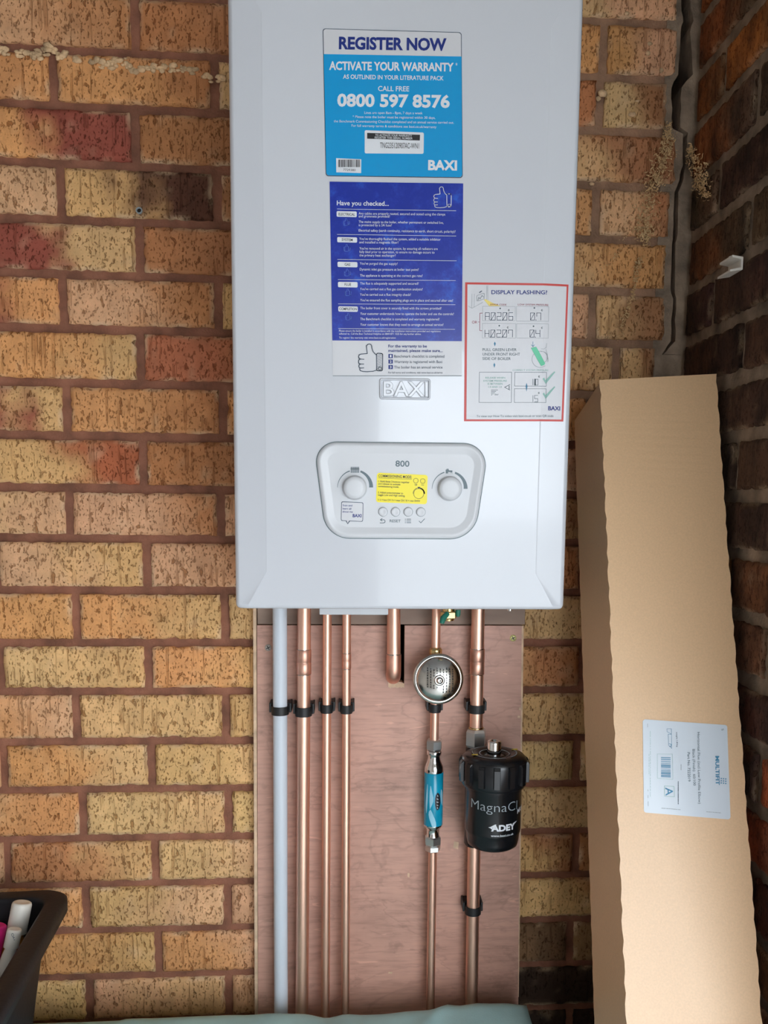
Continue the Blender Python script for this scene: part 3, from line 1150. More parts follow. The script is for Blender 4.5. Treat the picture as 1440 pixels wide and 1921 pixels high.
S.line(mb, circle((975, 985), 92, 24, .9, 6.6), 5, 'ink_silver', .0010)
S.line(mb, circle((1000, 960), 62, 16, -1.9, 1.2), 5, 'ink_silver', .0010)
S.line(mb, [(1052, 805), (1045, 850), (1020, 868), (985, 868)], 4, 'ink_silver', .0010)
S.line(mb, [(1040, 872), (1060, 930), (1050, 985)], 4, 'ink_silver', .0010)
S.poly(mb, [(870, 858), (930, 845), (962, 900), (1032, 1030), (1020, 1050), (985, 1061), (935, 975)], 'ink_green', .0012)
T(mb, 'CORRECT SYSTEM PRESSURE', (665, 1116), (1070, 1116), 19, 'ink_palegreen', 0, .0010)
for t, x0, x1, y in (('RELEASE WHEN', 360, 582, 1203), ('SYSTEM PRESSURE', 335, 600, 1237), ('IS BETWEEN', 385, 552, 1271), ('1.0 AND 1.5', 393, 543, 1306)):
    T(mb, t, (x0, y), (x1, y), 20, 'ink_palegreen', .01, .0010)
for i, x1 in enumerate((498, 478, 466)):
    S.line(mb, [(425, 1332 + i * 14), (x1, 1332 + i * 14)], 5, 'ink_grey', .0010)
T(mb, '2* bar', (422, 1390), (508, 1390), 22, 'ink_grey', .0, .0010)
S.line(mb, [(635, 1270), (575, 1300), (635, 1332)], 6, 'ink_grey', .0010)
S.line(mb, [(626, 1285), (626, 1322)], 8, 'ink_grey', .0010)
for y in (0, 168):
    S.poly(mb, [(1003, 1205 + y), (1020, 1190 + y), (1036, 1220 + y), (1140, 1118 + y), (1150, 1126 + y), (1040, 1262 + y)], 'ink_palegreen', .0010)
T(mb, 'BAXI', (1068, 1556), (1207, 1557), 46, 'ink_navy', .03, .0010)
T(mb, 'To view our How To video visit baxi.co.uk or scan QR code', (260, 1638), (1130, 1633), 27, 'ink_grey', 0, .0010)
# small sketch of the appliance in the corner
for l in ([(208, 250), (206, 410)], [(235, 250), (232, 400)], [(165, 385), (208, 412), (330, 345)], [(385, 158), (388, 318)], [(374, 158), (374, 312)]):
    S.line(mb, l, 3.5, 'ink_silver', .0010)
S.line(mb, rounded([(262, 270), (350, 238), (346, 305), (262, 335)], 12), 5, 'ink_silver', .0010, True)
S.line(mb, [(275, 320), (285, 290), (300, 305), (322, 268), (340, 288)], 5, 'ink_grey', .0010)
S.line(mb, [(292, 235), (318, 218)], 9, 'ink_dark', .0010)
mb.build('lettering', st)

# ---------------------------------------------------------------- embossed name badge
S = Sheet(on_front, (690, 690), 140 / 1440)


mb = MB()


def ridge(mb, pts, wd, hgt, m, closed=False):
    """raised bead along a line on the front"""
    pts = [Vector(p) for p in pts]
    n = len(pts)
    rows = []
    for i in range(n):
        a = pts[(i - 1) % n] if closed or i > 0 else pts[i]
        b = pts[(i + 1) % n] if closed or i < n - 1 else pts[i]
        d = (b - a).normalized()
        q = Vector((-d.y, d.x))
        rows.append([S.P(pts[i] + q * wd * t, h) for t, h in ((-.6, .0), (-.3, hgt * .85), (0, hgt), (.3, hgt * .85), (.6, .0))])
    vs = [p for r in rows for p in r]
    fs = []
    for i in range(n if closed else n - 1):
        j = (i + 1) % n
        for k in range(4):
            fs.append((i * 5 + k, i * 5 + k + 1, j * 5 + k + 1, j * 5 + k))
    mb.add(vs, fs, m, True)


ridge(mb, rounded([(238, 220), (1185, 232), (1180, 600), (242, 590)], 34), 40, .0030, 'white_enamel', True)
cu = bpy.data.curves.new('t', 'FONT')
cu.body, cu.size, cu.resolution_u = 'BAXI', 1, 4
cu.extrude, cu.bevel_depth, cu.bevel_resolution = .012, .035, 2
to = bpy.data.objects.new('t', cu)
COL.objects.link(to)
bpy.context.view_layer.update()
me = bpy.data.meshes.new_from_object(to.evaluated_get(bpy.context.evaluated_depsgraph_get()))
vv = [v.co.copy() for v in me.vertices]
ff = [tuple(p.vertices) for p in me.polygons]
bpy.data.objects.remove(to)
x0_, x1_ = min(v.x for v in vv), max(v.x for v in vv)
y0_, y1_ = min(v.y for v in vv), max(v.y for v in vv)
z1_ = max(v.z for v in vv)
mb.add([S.P((288 + (v.x - x0_) / (x1_ - x0_) * 872, 556 + 12 * (v.x - x0_) / (x1_ - x0_) - (v.y - y0_) / (y1_ - y0_) * 300), .0026 * v.z / z1_) for v in vv], ff, 'white_enamel')
mb.build('name_badge', boiler)

# ---------------------------------------------------------------- control panel
S = Sheet(on_front, (580, 810), .25)


def inset(outline, d):
    n = len(outline)
    P = [Vector(p) for p in outline]
    c = sum(P, Vector((0, 0))) / n
    out = []
    for i in range(n):
        t = (P[(i + 1) % n] - P[i - 1]).normalized()
        q = Vector((-t.y, t.x))
        if q.dot(c - P[i]) < 0:
            q = -q
        out.append(P[i] + q * d)
    return out


outer = rounded([(22, 74), (1335, 88), (1345, 250), (1200, 806), (150, 798)], [175, 130, 300, 170, 180], 14)
outer = rounded([(34, 76), (1346, 90), (1236, 803), (128, 797)], [150, 165, 215, 200], 16)
panel = None
mb = MB()
prof = [(0, .0002, 0), (3, .0018, 0), (22, .0036, 0), (30, .0036, 0), (38, .0034, 0), (74, .0012, 0), (84, .0010, 0)]
rings = []
for d, l, _ in prof:
    rings.append([S.P(p, l) for p in inset(outer, d)])
n = len(outer)
vs = [p for r in rings for p in r]
fs = []
for k in range(len(rings) - 1):
    for i in range(n):
        j = (i + 1) % n
        fs.append((k * n + i, (k + 1) * n + i, (k + 1) * n + j, k * n + j))
mb.add(vs, fs, 'white_plastic', True)
mb.poly(rings[-1][::-1], 'white_plastic')
# dark seam round the bezel
ra = [S.P(p, .0003) for p in inset(outer, -5)]
rb = [S.P(p, .0003) for p in inset(outer, 2)]
mb.add(ra + rb, [(i, n + i, n + (i + 1) % n, (i + 1) % n) for i in range(n)], 'seam')
# panel faces may be wound either way; recalculated below
panel = mb.build('control_panel', boiler)
PL = .0012
mb = MB()
S.text(mb, '800', (645, 260), (750, 262), 46, 'ink_grey', .02, PL)
S.text(mb, 'RESET', (602, 678), (685, 679), 21, 'ink_grey', .015, PL)
mb.build('lettering', panel)
mb = MB()
for i in range(7):
    S.poly(mb, [(311 + i * 9.3, 263), (317 + i * 9.3, 263), (317 + i * 9.3, 308), (311 + i * 9.3, 308)], 'ink_grey', PL)
S.poly(mb, [(309, 276), (375, 276), (375, 281), (309, 281)], 'ink_grey', PL)
mb.build('radiator_symbol', panel)
for (cx, cy, x0, x1) in ((344, 418, 222, 486), (1052, 428, 930, 1190)):
    R_ = 128
    mb = MB()
    # thin-to-thick arc, broken by the symbol
    for a0, a1, w0, w1 in ((PI, PI * 1.40, 3, 8), (PI * 1.60, PI * 2, 14, 30)):
        A, B = [], []
        for i in range(15):
            u = i / 14
            a = a0 + (a1 - a0) * u
            ww = w0 + (w1 - w0) * u
            A.append((cx + (R_ + 6) * math.cos(a), cy + (R_ + 6) * math.sin(a)))
            B.append((cx + (R_ + 6 - ww) * math.cos(a), cy + (R_ + 6 - ww) * math.sin(a)))
        for i in range(14):
            S.poly(mb, [A[i], A[i + 1], B[i + 1], B[i]], 'ink_grey', PL)
    mb.build('dial_marking', panel)
mb = MB()
S.poly(mb, [(1022, 284), (1046, 284), (1046, 290), (1072, 290), (1072, 306), (1058, 306), (1058, 302), (1040, 302), (1040, 313), (1022, 313)], 'ink_grey', PL)
S.poly(mb, [(1028, 278), (1044, 278), (1044, 283), (1028, 283)], 'ink_grey', PL)
for c in ((1063, 312), (1072, 314)):
    S.poly(mb, circle(c, 3, 8), 'ink_silver', PL)
mb.build('tap_symbol', panel)
mb = MB()
S.line(mb, [(535, 660), (560, 660), (568, 668), (566, 680), (556, 684), (530, 684)], 5, 'ink_grey', PL)
S.line(mb, [(546, 650), (533, 660), (546, 670)], 5, 'ink_grey', PL)
for i in range(3):
    S.line(mb, [(718, 656 + i * 13), (722, 656 + i * 13)], 5, 'ink_grey', PL)
    S.line(mb, [(730, 656 + i * 13), (761, 656 + i * 13)], 5, 'ink_grey', PL)
S.line(mb, [(822, 670), (836, 683), (864, 653)], 5, 'ink_grey', PL)
mb.build('button_symbols', panel)
for (cx, cy) in ((341, 420), (1052, 426)):
    mb = MB()
    p = S.P((cx, cy), PL)
    r = (S.P((cx + 88, cy), PL) - p).length
    mb.lathe([(r * 1.05, 0), (r * 1.05, .001), (r * .99, .0015), (r * .96, .008), (r * .90, .0098), (r * .6, .0102), (0, .0102)], 'white_plastic', p, (0, -1, 0), 48)
    mb.build('knob', panel)
for (cx, cy) in ((552, 600), (646, 601), (741, 601), (836, 602)):
    mb = MB()
    p = S.P((cx, cy), PL)
    r = (S.P((cx + 33, cy), PL) - p).length
    mb.lathe([(r * 1.07, 0), (r * 1.07, .0002), (r * .98, .0003)], 'ink_silver', p, (0, -1, 0), 32, caps=False)
    mb.lathe([(r, .0), (r, .0015), (r * .92, .002), (r * .5, .0016), (0, .0014)], 'white_plastic', p, (0, -1, 0), 32)
    mb.build('push_button', panel)
mb = MB()
S.rrect(mb, [(508, 307), (887, 325), (881, 544), (500, 528)], 20, 'ink_yellow', PL + .0002)
Y = PL + .0005
S.text(mb, 'COMMISSIONING MODE:', (518, 340), (768, 350), 21, 'ink_black', .012, Y)
S.line(mb, [(516, 347), (768, 357)], 2, 'ink_black', Y)
for t, a, b in (('1. Hold these 2 buttons together', (516, 378), (750, 386)), ('and release to activate', (516, 396), (682, 402)), ('commissioning mode.', (516, 415), (672, 421)),
                ('2. Adjust potentiometer to', (514, 461), (702, 468)), ('toggle Low and High setting.', (513, 479), (717, 487)),
                ('3. L = low CH / h = max CH / H = max DHW', (512, 516), (830, 526))):
    S.text(mb, t, a, b, 14, 'ink_black', .008, Y)
for c in ((798, 367), (850, 370)):
    S.line(mb, circle(c, 18, 18), 2.5, 'ink_black', Y, True)
S.line(mb, [(790, 394), (806, 394), (806, 402), (790, 402)], 2.5, 'ink_black', Y)
S.line(mb, [(838, 399), (858, 400)], 2.5, 'ink_black', Y)
S.line(mb, circle((820, 464), 38, 24), 2.5, 'ink_black', Y, True)
S.line(mb, circle((820, 464), 43, 14, PI, PI * 1.4), 2.5, 'ink_black', Y)
S.line(mb, circle((820, 464), 42, 14, PI * 1.6, PI * 2), 8, 'ink_black', Y)
S.poly(mb, [(812, 414), (830, 414), (830, 424), (812, 424)], 'ink_black', Y)
mb.build('commissioning_label', panel)['label'] = 'yellow label'
mb = MB()
o_ = [(240, 522), (405, 530), (402, 675), (237, 668)]
S.poly(mb, rounded(o_, 12), 'ink_dark', PL + .0001)
S.poly(mb, [(272, 668), (306, 670), (288, 694)], 'ink_dark', PL + .0001)
S.poly(mb, rounded([(244, 527), (401, 534), (398, 671), (241, 664)], 10), 'paper', PL + .0003)
S.poly(mb, [(278, 664), (300, 665), (288, 686)], 'paper', PL + .0003)
for t, a, b in (('Scan and', (250, 558), (322, 560)), ('learn all', (250, 582), (314, 584)), ('about me', (249, 605), (326, 607))):
    S.text(mb, t, a, b, 14, 'ink_navy', .01, PL + .0005)
S.text(mb, 'BAXI', (325, 640), (391, 641), 24, 'ink_navy', .03, PL + .0005)
mb.build('speech_bubble_label', panel)

# ================================================================== PLYWOOD
YB = -.018
mb = MB()
tl, tr = at(482, 1173.5, YB), at(981, 1173.5, YB)
zt = (tl.z + tr.z) / 2
bl, br = at(484, 1870, YB), at(972, 1870, YB)
k = (br.x - tr.x) / (br.z - tr.z)
x_r0, x_l0 = tr.x + k * (.30 - zt), tl.x + (bl.x - tl.x) / (bl.z - tl.z) * (.30 - zt)
nz_ = NOTCH
out = [(x_l0, YB, .30), (x_r0, YB, .30), (tr.x, YB, zt), (nz_[1].x, YB, zt), (nz_[2].x, YB, nz_[2].z), (nz_[2].x - .004, YB, nz_[2].z + .003),
       (nz_[3].x + .012, YB, nz_[3].z + .002), (nz_[3].x + .006, YB, nz_[3].z - .001), (nz_[3].x, YB, nz_[3].z), (nz_[0].x, YB, zt), (tl.x, YB, zt)]
board = empty('plywood_board', (.2, YB, .30), 'red-brown plywood panel behind the copper pipes, below the grey plywood strip', 'board')
mb.prism(out, (0, .0172, 0), 'board', 'raw_wood')
mb.build('sheet', board)
mb = MB()
# bare strip where the face veneer has chipped: right edge, left batten, below the notch
a, b_ = at(981, 1174, YB - .0004), at(972, 1870, YB - .0004)
mb.add([(a.x - .0022, YB - .0005, a.z), (a.x + .0008, YB - .0005, a.z), (b_.x + .0006, YB - .0005, b_.z), (b_.x - .0008, YB - .0005, b_.z)], [(0, 3, 2, 1)], 'raw_wood')
for i in range(8):
    x0 = nz_[3].x + i * (nz_[2].x - nz_[3].x) / 8
    x1 = x0 + (nz_[2].x - nz_[3].x) / 8
    mb.add([(x0, YB - .0005, nz_[3].z - .0075 + random.uniform(-.001, .001)), (x1, YB - .0005, nz_[3].z - .0075 + random.uniform(-.001, .001)),
            (x1, YB - .0005, nz_[3].z + random.uniform(-.001, .002)), (x0, YB - .0005, nz_[3].z + random.uniform(-.001, .002))], [(0, 1, 2, 3)], 'raw_wood')
for (px, py, w_, h) in ((766, 1642, 4, 9), (855, 1586, 10, 15), (976, 1330, 6, 6), (973, 1345, 5, 5), (882, 1268, 3, 5), (732, 1825, 8, 4)):
    c = [at(px + w_ * u, py + h * v, YB - .0005) for u, v in ((-.4, -.5), (.5, -.4), (.4, .5), (-.5, .3))]
    mb.poly([c[3], c[2], c[1], c[0]], 'raw_wood')
mb.build('bare_chip', board)['label'] = 'pale bare wood where the veneer is chipped'
mb = MB()
a, b_ = at(476, 1150, YB), at(482.5, 1870, YB)
c_ = at(480, 1870, YB)
mb.add([(a.x, YB - .002, 1.44), (tl.x, YB - .002, 1.44), (x_l0, YB - .002, .30), (x_l0 - .005, YB - .002, .30),
        (a.x, -.0008, 1.44), (tl.x, -.0008, 1.44), (x_l0, -.0008, .30), (x_l0 - .005, -.0008, .30)],
       [(0, 3, 2, 1), (0, 4, 7, 3), (1, 2, 6, 5), (0, 1, 5, 4), (3, 7, 6, 2)], 'raw_wood')
mb.build('edge_strip', board)['label'] = 'pale bare wood edge'
mb = MB()
ur = at(985, 1150, YB)
mb.box(tl.x + .0004, ur.x, YB + .001, -.0008, zt + .0015, 1.44, 'board_dark')
tag(mb.build('plywood_batten', bevel=(.0008, 1)), 'grey-brown plywood strip along the bottom of the boiler, above the red-brown panel', 'board')

# screws
for nm, (px, py), m, lab in (('screw', (503, 1215), 'zinc', 'grey cross-head screw at the upper left of the plywood panel'),
                             ('screw', (962, 1197), 'yellow_zinc', 'yellow zinc cross-head screw at the upper right of the plywood panel')):
    p = at(px, py, YB)
    mb = MB()
    r = .0052
    mb.lathe([(r, 0), (r * .98, .0007), (r * .6, .0012), (0, .0012)], m, (p.x, YB, p.z), (0, -1, 0), 20)
    for a in (.5, .5 + PI / 2):
        dx, dz = math.cos(a) * r * .62, math.sin(a) * r * .62
        ex, ez = -math.sin(a) * r * .14, math.cos(a) * r * .14
        mb.add([(p.x - dx - ex, YB - .00135, p.z - dz - ez), (p.x + dx - ex, YB - .00135, p.z + dz - ez), (p.x + dx + ex, YB - .00135, p.z + dz + ez), (p.x - dx + ex, YB - .00135, p.z - dz + ez)],
               [(0, 1, 2, 3)], 'ink_black')
    tag(mb.build(nm), lab, 'screw', 'screws in the plywood panel')

# ================================================================== PIPES
YP = -.048


def line_at(pts, z, Y=YP):
    """x of the straight pipe axis at height z from two photo points"""
    a, b = at(*pts[0], Y), at(*pts[1], Y)
    return a.x + (b.x - a.x) * (z - a.z) / (b.z - a.z)


def pipe_thing(name, axis, r, m, label, z_top=BZ0, z_bot=0., couplings=(), cat='pipe', group=None, Y=YP, gap=None):
    x0 = line_at(axis, z_bot, Y)
    t = empty(name, (x0, Y, z_bot), label, cat, group)
    for za, zb in (((z_top, gap[0]), (gap[1], z_bot)) if gap else ((z_top, z_bot),)):
        mb = MB()
        mb.tube([(line_at(axis, z, Y), Y, z) for z in (za, (za + zb) / 2, zb)], r, m, 24)
        mb.build('tube', t)
    for (y0, y1, mid, rr) in couplings:
        z0, z1 = at(axis[0][0], y1, Y).z, at(axis[0][0], y0, Y).z
        zm = at(axis[0][0], mid, Y).z
        xm = line_at(axis, zm, Y)
        mb = MB()
        R = r * rr
        mb.lathe([(r * 1.005, z0 - .0008), (R, z0), (R, zm - .001), (R * .965, zm - .0006), (R * .965, zm + .0006), (R, zm + .001), (R, z1), (r * 1.005, z1 + .0008)], 'copper_fit', (xm, Y, 0), n=28, caps=False)
        for zz in (z0 - .0008, z1 + .0008):
            mb.lathe([(r * 1.02, zz - .0005), (r * 1.03, zz), (r * 1.02, zz + .0005)], 'steel', (xm, Y, 0), n=24, caps=False)
        mb.build('coupling', t)
    return t


G = 'pipes running down from the boiler'
AX1 = ((524.7, 1150), (526.8, 1850))
AX2 = ((570.2, 1180), (566.5, 1800))
AX3 = ((613.3, 1180), (610.5, 1800))
AX4 = ((650, 1180), (647.8, 1800))
AX7 = ((896, 1180), (884.5, 1850))
AX6 = ((817.5, 1180), (807.5, 1850))
AX5 = ((738.1, 1150), (738.3, 1250))
pipe_thing('plastic_pipe', AX1, .0106, 'pvc', 'white plastic pipe, leftmost of the pipes on the plywood', group=G)
pipe_thing('copper_pipe', AX2, .0100, 'copper', 'thick copper pipe with a coupling, right next to the white plastic pipe', couplings=((1219, 1264, 1242, 1.1),), group=G)
pipe_thing('copper_pipe', AX3, .0066, 'copper', 'thin plain copper pipe without any coupling, third pipe from the left', group=G)
pipe_thing('copper_pipe', AX4, .0064, 'copper', 'thin copper pipe with a slim coupling, fourth pipe from the left', couplings=((1226, 1254, 1240, 1.08),), group=G)
# short pipe that turns back into the wall
e0 = at(738.3, 1252, YP)
t = empty('copper_pipe', (e0.x, YP, e0.z), 'short copper pipe bending back into the wall through the notch in the plywood', 'pipe', G)
mb = MB()
mb.tube([(line_at(AX5, BZ0), YP, BZ0), (e0.x, YP, at(738, 1238, YP).z)], .0100, 'copper', 24)
mb.build('tube', t)
mb = MB()
zc = at(738, 1228, YP).z
pts = [(e0.x, YP, zc), (e0.x, YP, zc - .020)]
R_ = .017
for i in range(1, 9):
    a = PI / 2 * i / 8
    pts.append((e0.x, YP + R_ - R_ * math.cos(a), zc - .020 - R_ * math.sin(a)))
pts.append((e0.x, .07, zc - .020 - R_))
mb.tube(pts, .0110, 'copper_fit', 24)
mb.lathe([(.0103, zc - .0002), (.0106, zc + .0008), (.0102, zc + .0015)], 'steel', (e0.x, YP, 0), n=24, caps=False)
mb.build('elbow', t)

z_arr = at(822, 1226, YP).z
z_red_t, z_red_b = at(812, 1388, YP).z, at(807, 1594, YP).z
CP = pipe_thing('copper_pipe', AX6, .0066, 'copper', 'thin copper pipe interrupted by the steel dome and the teal scale reducer', group=G, gap=(z_red_t - .006, z_red_b + .004))
PIPE7 = pipe_thing('copper_pipe', AX7, .0100, 'copper', 'thick copper pipe carrying the black magnetic filter, rightmost of the pipes', couplings=((1218, 1264, 1241, 1.1),), group=G,
                   gap=(at(893, 1367.5, YP).z, at(885, 1586, YP).z))

# valve peeping out under the casing
p = at(836, 1150, -.085)
t = empty('drain_valve', (p.x, -.085, p.z), 'brass and green drain valve peeping out under the boiler above the steel dome', 'valve')
mb = MB()
zb = at(836, 1164, -.085).z
mb.hexnut((p.x + .004, -.085, 0), .0125, zb + .003, zb + .014, 'brass')
mb.lathe([(.008, zb), (.009, zb + .004), (.009, BZ0)], 'brass', (p.x + .004, -.085, 0), n=20)
mb.build('body', t)
mb = MB()
mb.tube([(p.x + .001, -.099, zb + .012), (p.x - .006, -.106, zb + .006), (p.x - .008, -.108, zb - .001)], [.0035, .0045, .0035], 'green_plastic', 12)
mb.lathe([(.002, zb + .006), (.0035, zb + .009), (.0035, zb + .016)], 'green_plastic', (p.x + .0175, -.088, 0), n=12)
mb.build('green_handle', t)['label'] = 'green plastic handle'

# water hammer arrestor: flying-saucer shape facing the room
DC = at(822, 1274, -.088)
t = empty('water_hammer_arrestor', (DC.x, YP, DC.z), 'round steel domed water hammer arrestor on the thin copper pipe', 'arrestor')
nrm = Vector((0.0, -1, 0.10)).normalized()
mb = MB()
r = .0372
O = DC - nrm * .004
mb.lathe([(r * .97, -.006), (r * 1.0, -.003), (r * 1.0, .002), (r * .96, .0038), (r * .90, .0044)], 'steel', O, nrm, 56)
mb.build('rim', t)
mb = MB()
prof = []
for i in range(13):
    a = PI / 2 * i / 12
    prof.append((r * .89 * math.cos(a), .003 + .017 * math.sin(a)))
mb.lathe(prof[:-1] + [(0, .020)], 'steel', O, nrm, 56)
prof = [(r * .9 * math.cos(PI / 2 * i / 8), -.004 - .020 * math.sin(PI / 2 * i / 8)) for i in range(9)]
mb.lathe(prof, 'steel', O, nrm, 40)
mb.build('dome', t)
mb = MB()
O2 = O + nrm * .0196
mb.lathe([(.0078, -.001), (.0078, .0014), (.0062, .0022)], 'steel', O2, nrm, 28)
mb.lathe([(.0052, .001), (.0052, .005), (.0036, .0062), (.0030, .0075), (.0015, .0075), (.0012, .0055), (0, .0055)], 'chrome', O2, nrm, 24)
mb.build('valve_cap', t)
mb = MB()
e1 = Vector((1, 0, 0))
e2 = nrm.cross(e1) * -1
random.seed(3)
for i in range(9):
    u = -.017 + i * .0046
    v = -.018 + (i % 3) * .001
    ve = .014 - abs(i - 4) * .0006 + (.004 if i > 4 else -.002)
    while v < ve:
        ln = random.uniform(.0012, .0035)
        if (u * u + v * v) ** .5 > .009 and (u * u + v * v) ** .5 < r * .82:
            vs = []
            for du, dv in ((-.0006, 0), (.0006, 0), (.0006, ln), (-.0006, ln)):
                uu, vv = u + du, v + dv
                rho = min(.999, math.hypot(uu, vv) / (r * .89))
                hgt = .003 + .017 * math.sqrt(1 - rho * rho) + .0004
                vs.append(O + e1 * uu + e2 * vv + nrm * hgt)
            mb.add(vs, [(0, 1, 2, 3)], 'ink_black')
        v += ln + .0012
mb.build('etched_print', t)
mb = MB()
xa = line_at(AX6, z_arr)
mb.lathe([(.0088, z_arr - .002), (.0098, z_arr - .001), (.0098, z_arr + .006), (.0080, z_arr + .009), (.0068, z_arr + .0095)], 'brass', (xa, YP, 0), n=24, caps=False)
mb.lathe([(.0092, 0), (.0092, .026)], 'brass', (xa, YP, DC.z), (0, -1, 0), 20)
mb.lathe([(.0090, DC.z - .02), (.0095, DC.z - .015), (.0095, z_arr)], 'brass', (xa, YP, 0), n=24)
mb.build('tee_fitting', t)


# scale reducer
def zz(py, Y=YP):
    return at(810, py, Y).z


xs = (line_at(AX6, z_red_t) + line_at(AX6, z_red_b)) / 2
t = empty('scale_reducer', (xs, YP, z_red_b), 'slim teal and chrome scale reducer in the thin copper pipe, left of the black filter', 'scale reducer')
mb = MB()
Z = lambda cy: zz(1380 + cy * 220 / 1921)
O = (xs, YP, 0)
mb.lathe([(.0100, Z(240)), (.0112, Z(255)), (.0112, Z(300)), (.0093, Z(320)), (.0090, Z(345)), (.0098, Z(400)), (.0128, Z(470)), (.0140, Z(500)), (.0143, Z(590)), (.0138, Z(600))][::-1], 'chrome', O, n=36)
mb.build('chrome_neck', t)
mb = MB()
mb.lathe([(.0138, Z(1420)), (.0146, Z(1440)), (.0140, Z(1475)), (.0105, Z(1515)), (.0098, Z(1540)), (.0098, Z(1620)), (.0102, Z(1640))][::-1], 'chrome', O, n=36)
mb.build('chrome_neck', t)
mb = MB()
mb.hexnut(O, .0126, Z(230), Z(60), 'satin', .35)
mb.build('compression_nut', t)
mb = MB()
mb.hexnut(O, .0120, Z(1885), Z(1790), 'satin', .15)
mb.hexnut(O, .0134, Z(1780), Z(1640), 'satin', .5)
mb.build('compression_nut', t)
mb = MB()
RS = .0146
mb.lathe([(.0140, Z(585)), (RS, Z(592)), (RS, Z(1442)), (.0142, Z(1450))][::-1], 'teal', O, n=40, caps=False)
mb.build('wrapper', t)['label'] = 'teal printed wrapper'
mb = MB()


def on_cyl(cx, cy, O, R, half, scale_x, lift):
    """cx in crop pixels from the axis"""
    s_ = max(-.98, min(.98, cx / half))
    a = math.asin(s_)
    return (O[0] + (R + lift) * math.sin(a), O[1] - (R + lift) * math.cos(a), cy)


def band_on_cyl(mb, rows, m, lift):
    """rows of (y, xl, xr) in crop pixels -> strip lying on the cylinder"""
    n = 6
    vs = [on_cyl(xl + (xr_ - xl) * i / n - 262, Z(y), O, RS, 158, 1, lift) for y, xl, xr_ in rows for i in range(n + 1)]
    mb.add(vs, [(j * (n + 1) + i, (j + 1) * (n + 1) + i, (j + 1) * (n + 1) + i + 1, j * (n + 1) + i + 1) for j in range(len(rows) - 1) for i in range(n)], m)


def oval_rows(cx, cy, rx, ry, n=16):
    return [(cy - ry * math.cos(PI * i / n), cx - rx * math.sin(PI * i / n), cx + rx * math.sin(PI * i / n)) for i in range(n + 1)]


# pale swooshes, then the dark oval badge
band_on_cyl(mb, [(760, 150, 156), (860, 140, 158), (960, 134, 160), (1060, 130, 156), (1150, 132, 150), (1230, 138, 142)], 'pale_blue', .0002)
band_on_cyl(mb, [(780, 196, 204), (880, 186, 226), (960, 184, 246), (1030, 184, 244), (1080, 188, 228), (1130, 190, 206), (1160, 192, 196)], 'pale_blue', .0002)
band_on_cyl(mb, [(1165, 196, 208), (1200, 178, 226), (1250, 174, 248), (1310, 186, 276), (1370, 208, 294), (1420, 226, 300), (1440, 236, 300)], 'pale_blue', .0002)
band_on_cyl(mb, [(850, 372, 384), (900, 366, 400), (960, 364, 408), (1030, 372, 410), (1080, 384, 408), (1120, 398, 406)], 'pale_blue', .0002)
mb.build('swoosh', t)
mb = MB()
band_on_cyl(mb, oval_rows(318, 1030, 46, 142), 'ink_dark', .0004)
band_on_cyl(mb, oval_rows(318, 1030, 38, 130), 'ink_black', .0005)
for y, w_ in ((935, 8), (985, 13), (1035, 15), (1085, 13), (1130, 9)):
    band_on_cyl(mb, [(y + 4, 316 - w_, 316 + w_), (y + 13, 316 - w_, 316 + w_)], 'ink_white', .0007)
    band_on_cyl(mb, [(y - 12, 316 - w_, 316 - w_ + 7), (y + 13, 316 - w_, 316 - w_ + 7)], 'ink_white', .0007)
mb.build('oval_badge', t)

# magnetic filter
YF = -.118
fc = at(925, 1500, YF)
FX = fc.x
zt_, zb_ = at(925, 1415, YF).z, at(925, 1601, YF - .035).z
t = empty('magnetic_filter', (FX, YF, zb_), 'black cylindrical magnetic filter with a ribbed cap on the thick copper pipe', 'filter')
RB_ = .0405
RC = .0475
zcap = at(925, 1486, YF - .047).z
mb = MB()
mb.lathe([(RB_ * .55, zb_ - .001), (RB_ * .80, zb_), (RB_ * .90, zb_ + .003), (RB_ * .94, zb_ + .010), (RB_ * .955, zb_ + .020), (RB_ * .985, zb_ + .0225), (RB_, zb_ + .026), (RB_, zcap - .010), (RB_ * 1.03, zcap - .008), (RB_ * 1.03, zcap + .004)], 'black_plastic', (FX, YF, 0), n=64)
mb.build('canister', t)
mb = MB()
zct = zt_
mb.lathe([(RC * .96, zcap - .003), (RC, zcap), (RC, zct - .010), (RC * .975, zct - .004), (RC * .90, zct), (RC * .66, zct + .003), (RC * .62, zct + .003), (RC * .42, zct + .0005), (RC * .40, zct - .002), (0, zct - .002)], 'black_plastic', (FX, YF, 0), n=64)
for i in range(14):
    a = 2 * PI * (i + .35) / 14
    c, s_ = math.cos(a), math.sin(a)
    # lug on the cap wall
    hw, o0, o1 = .0050, RC * .985, RC + .0036
    vs = []
    for z, k_ in ((zcap + .004, 0), (zct - .010, 0), (zct - .006, -.002)):
        for r_, sgn in ((o0, -1), (o1 + k_, -.8), (o1 + k_, .8), (o0, 1)):
            vs.append((FX + c * r_ - s_ * hw * sgn, YF + s_ * r_ + c * hw * sgn, z))
    fs = []
    for q in range(2):
        for i2 in range(3):
            fs.append((q * 4 + i2, q * 4 + i2 + 1, q * 4 + 5 + i2, q * 4 + 4 + i2))
    fs += [(3, 2, 1, 0), (8, 9, 10, 11)]
    mb.add(vs, fs, 'black_plastic')
mb.build('cap', t)
mb = MB()
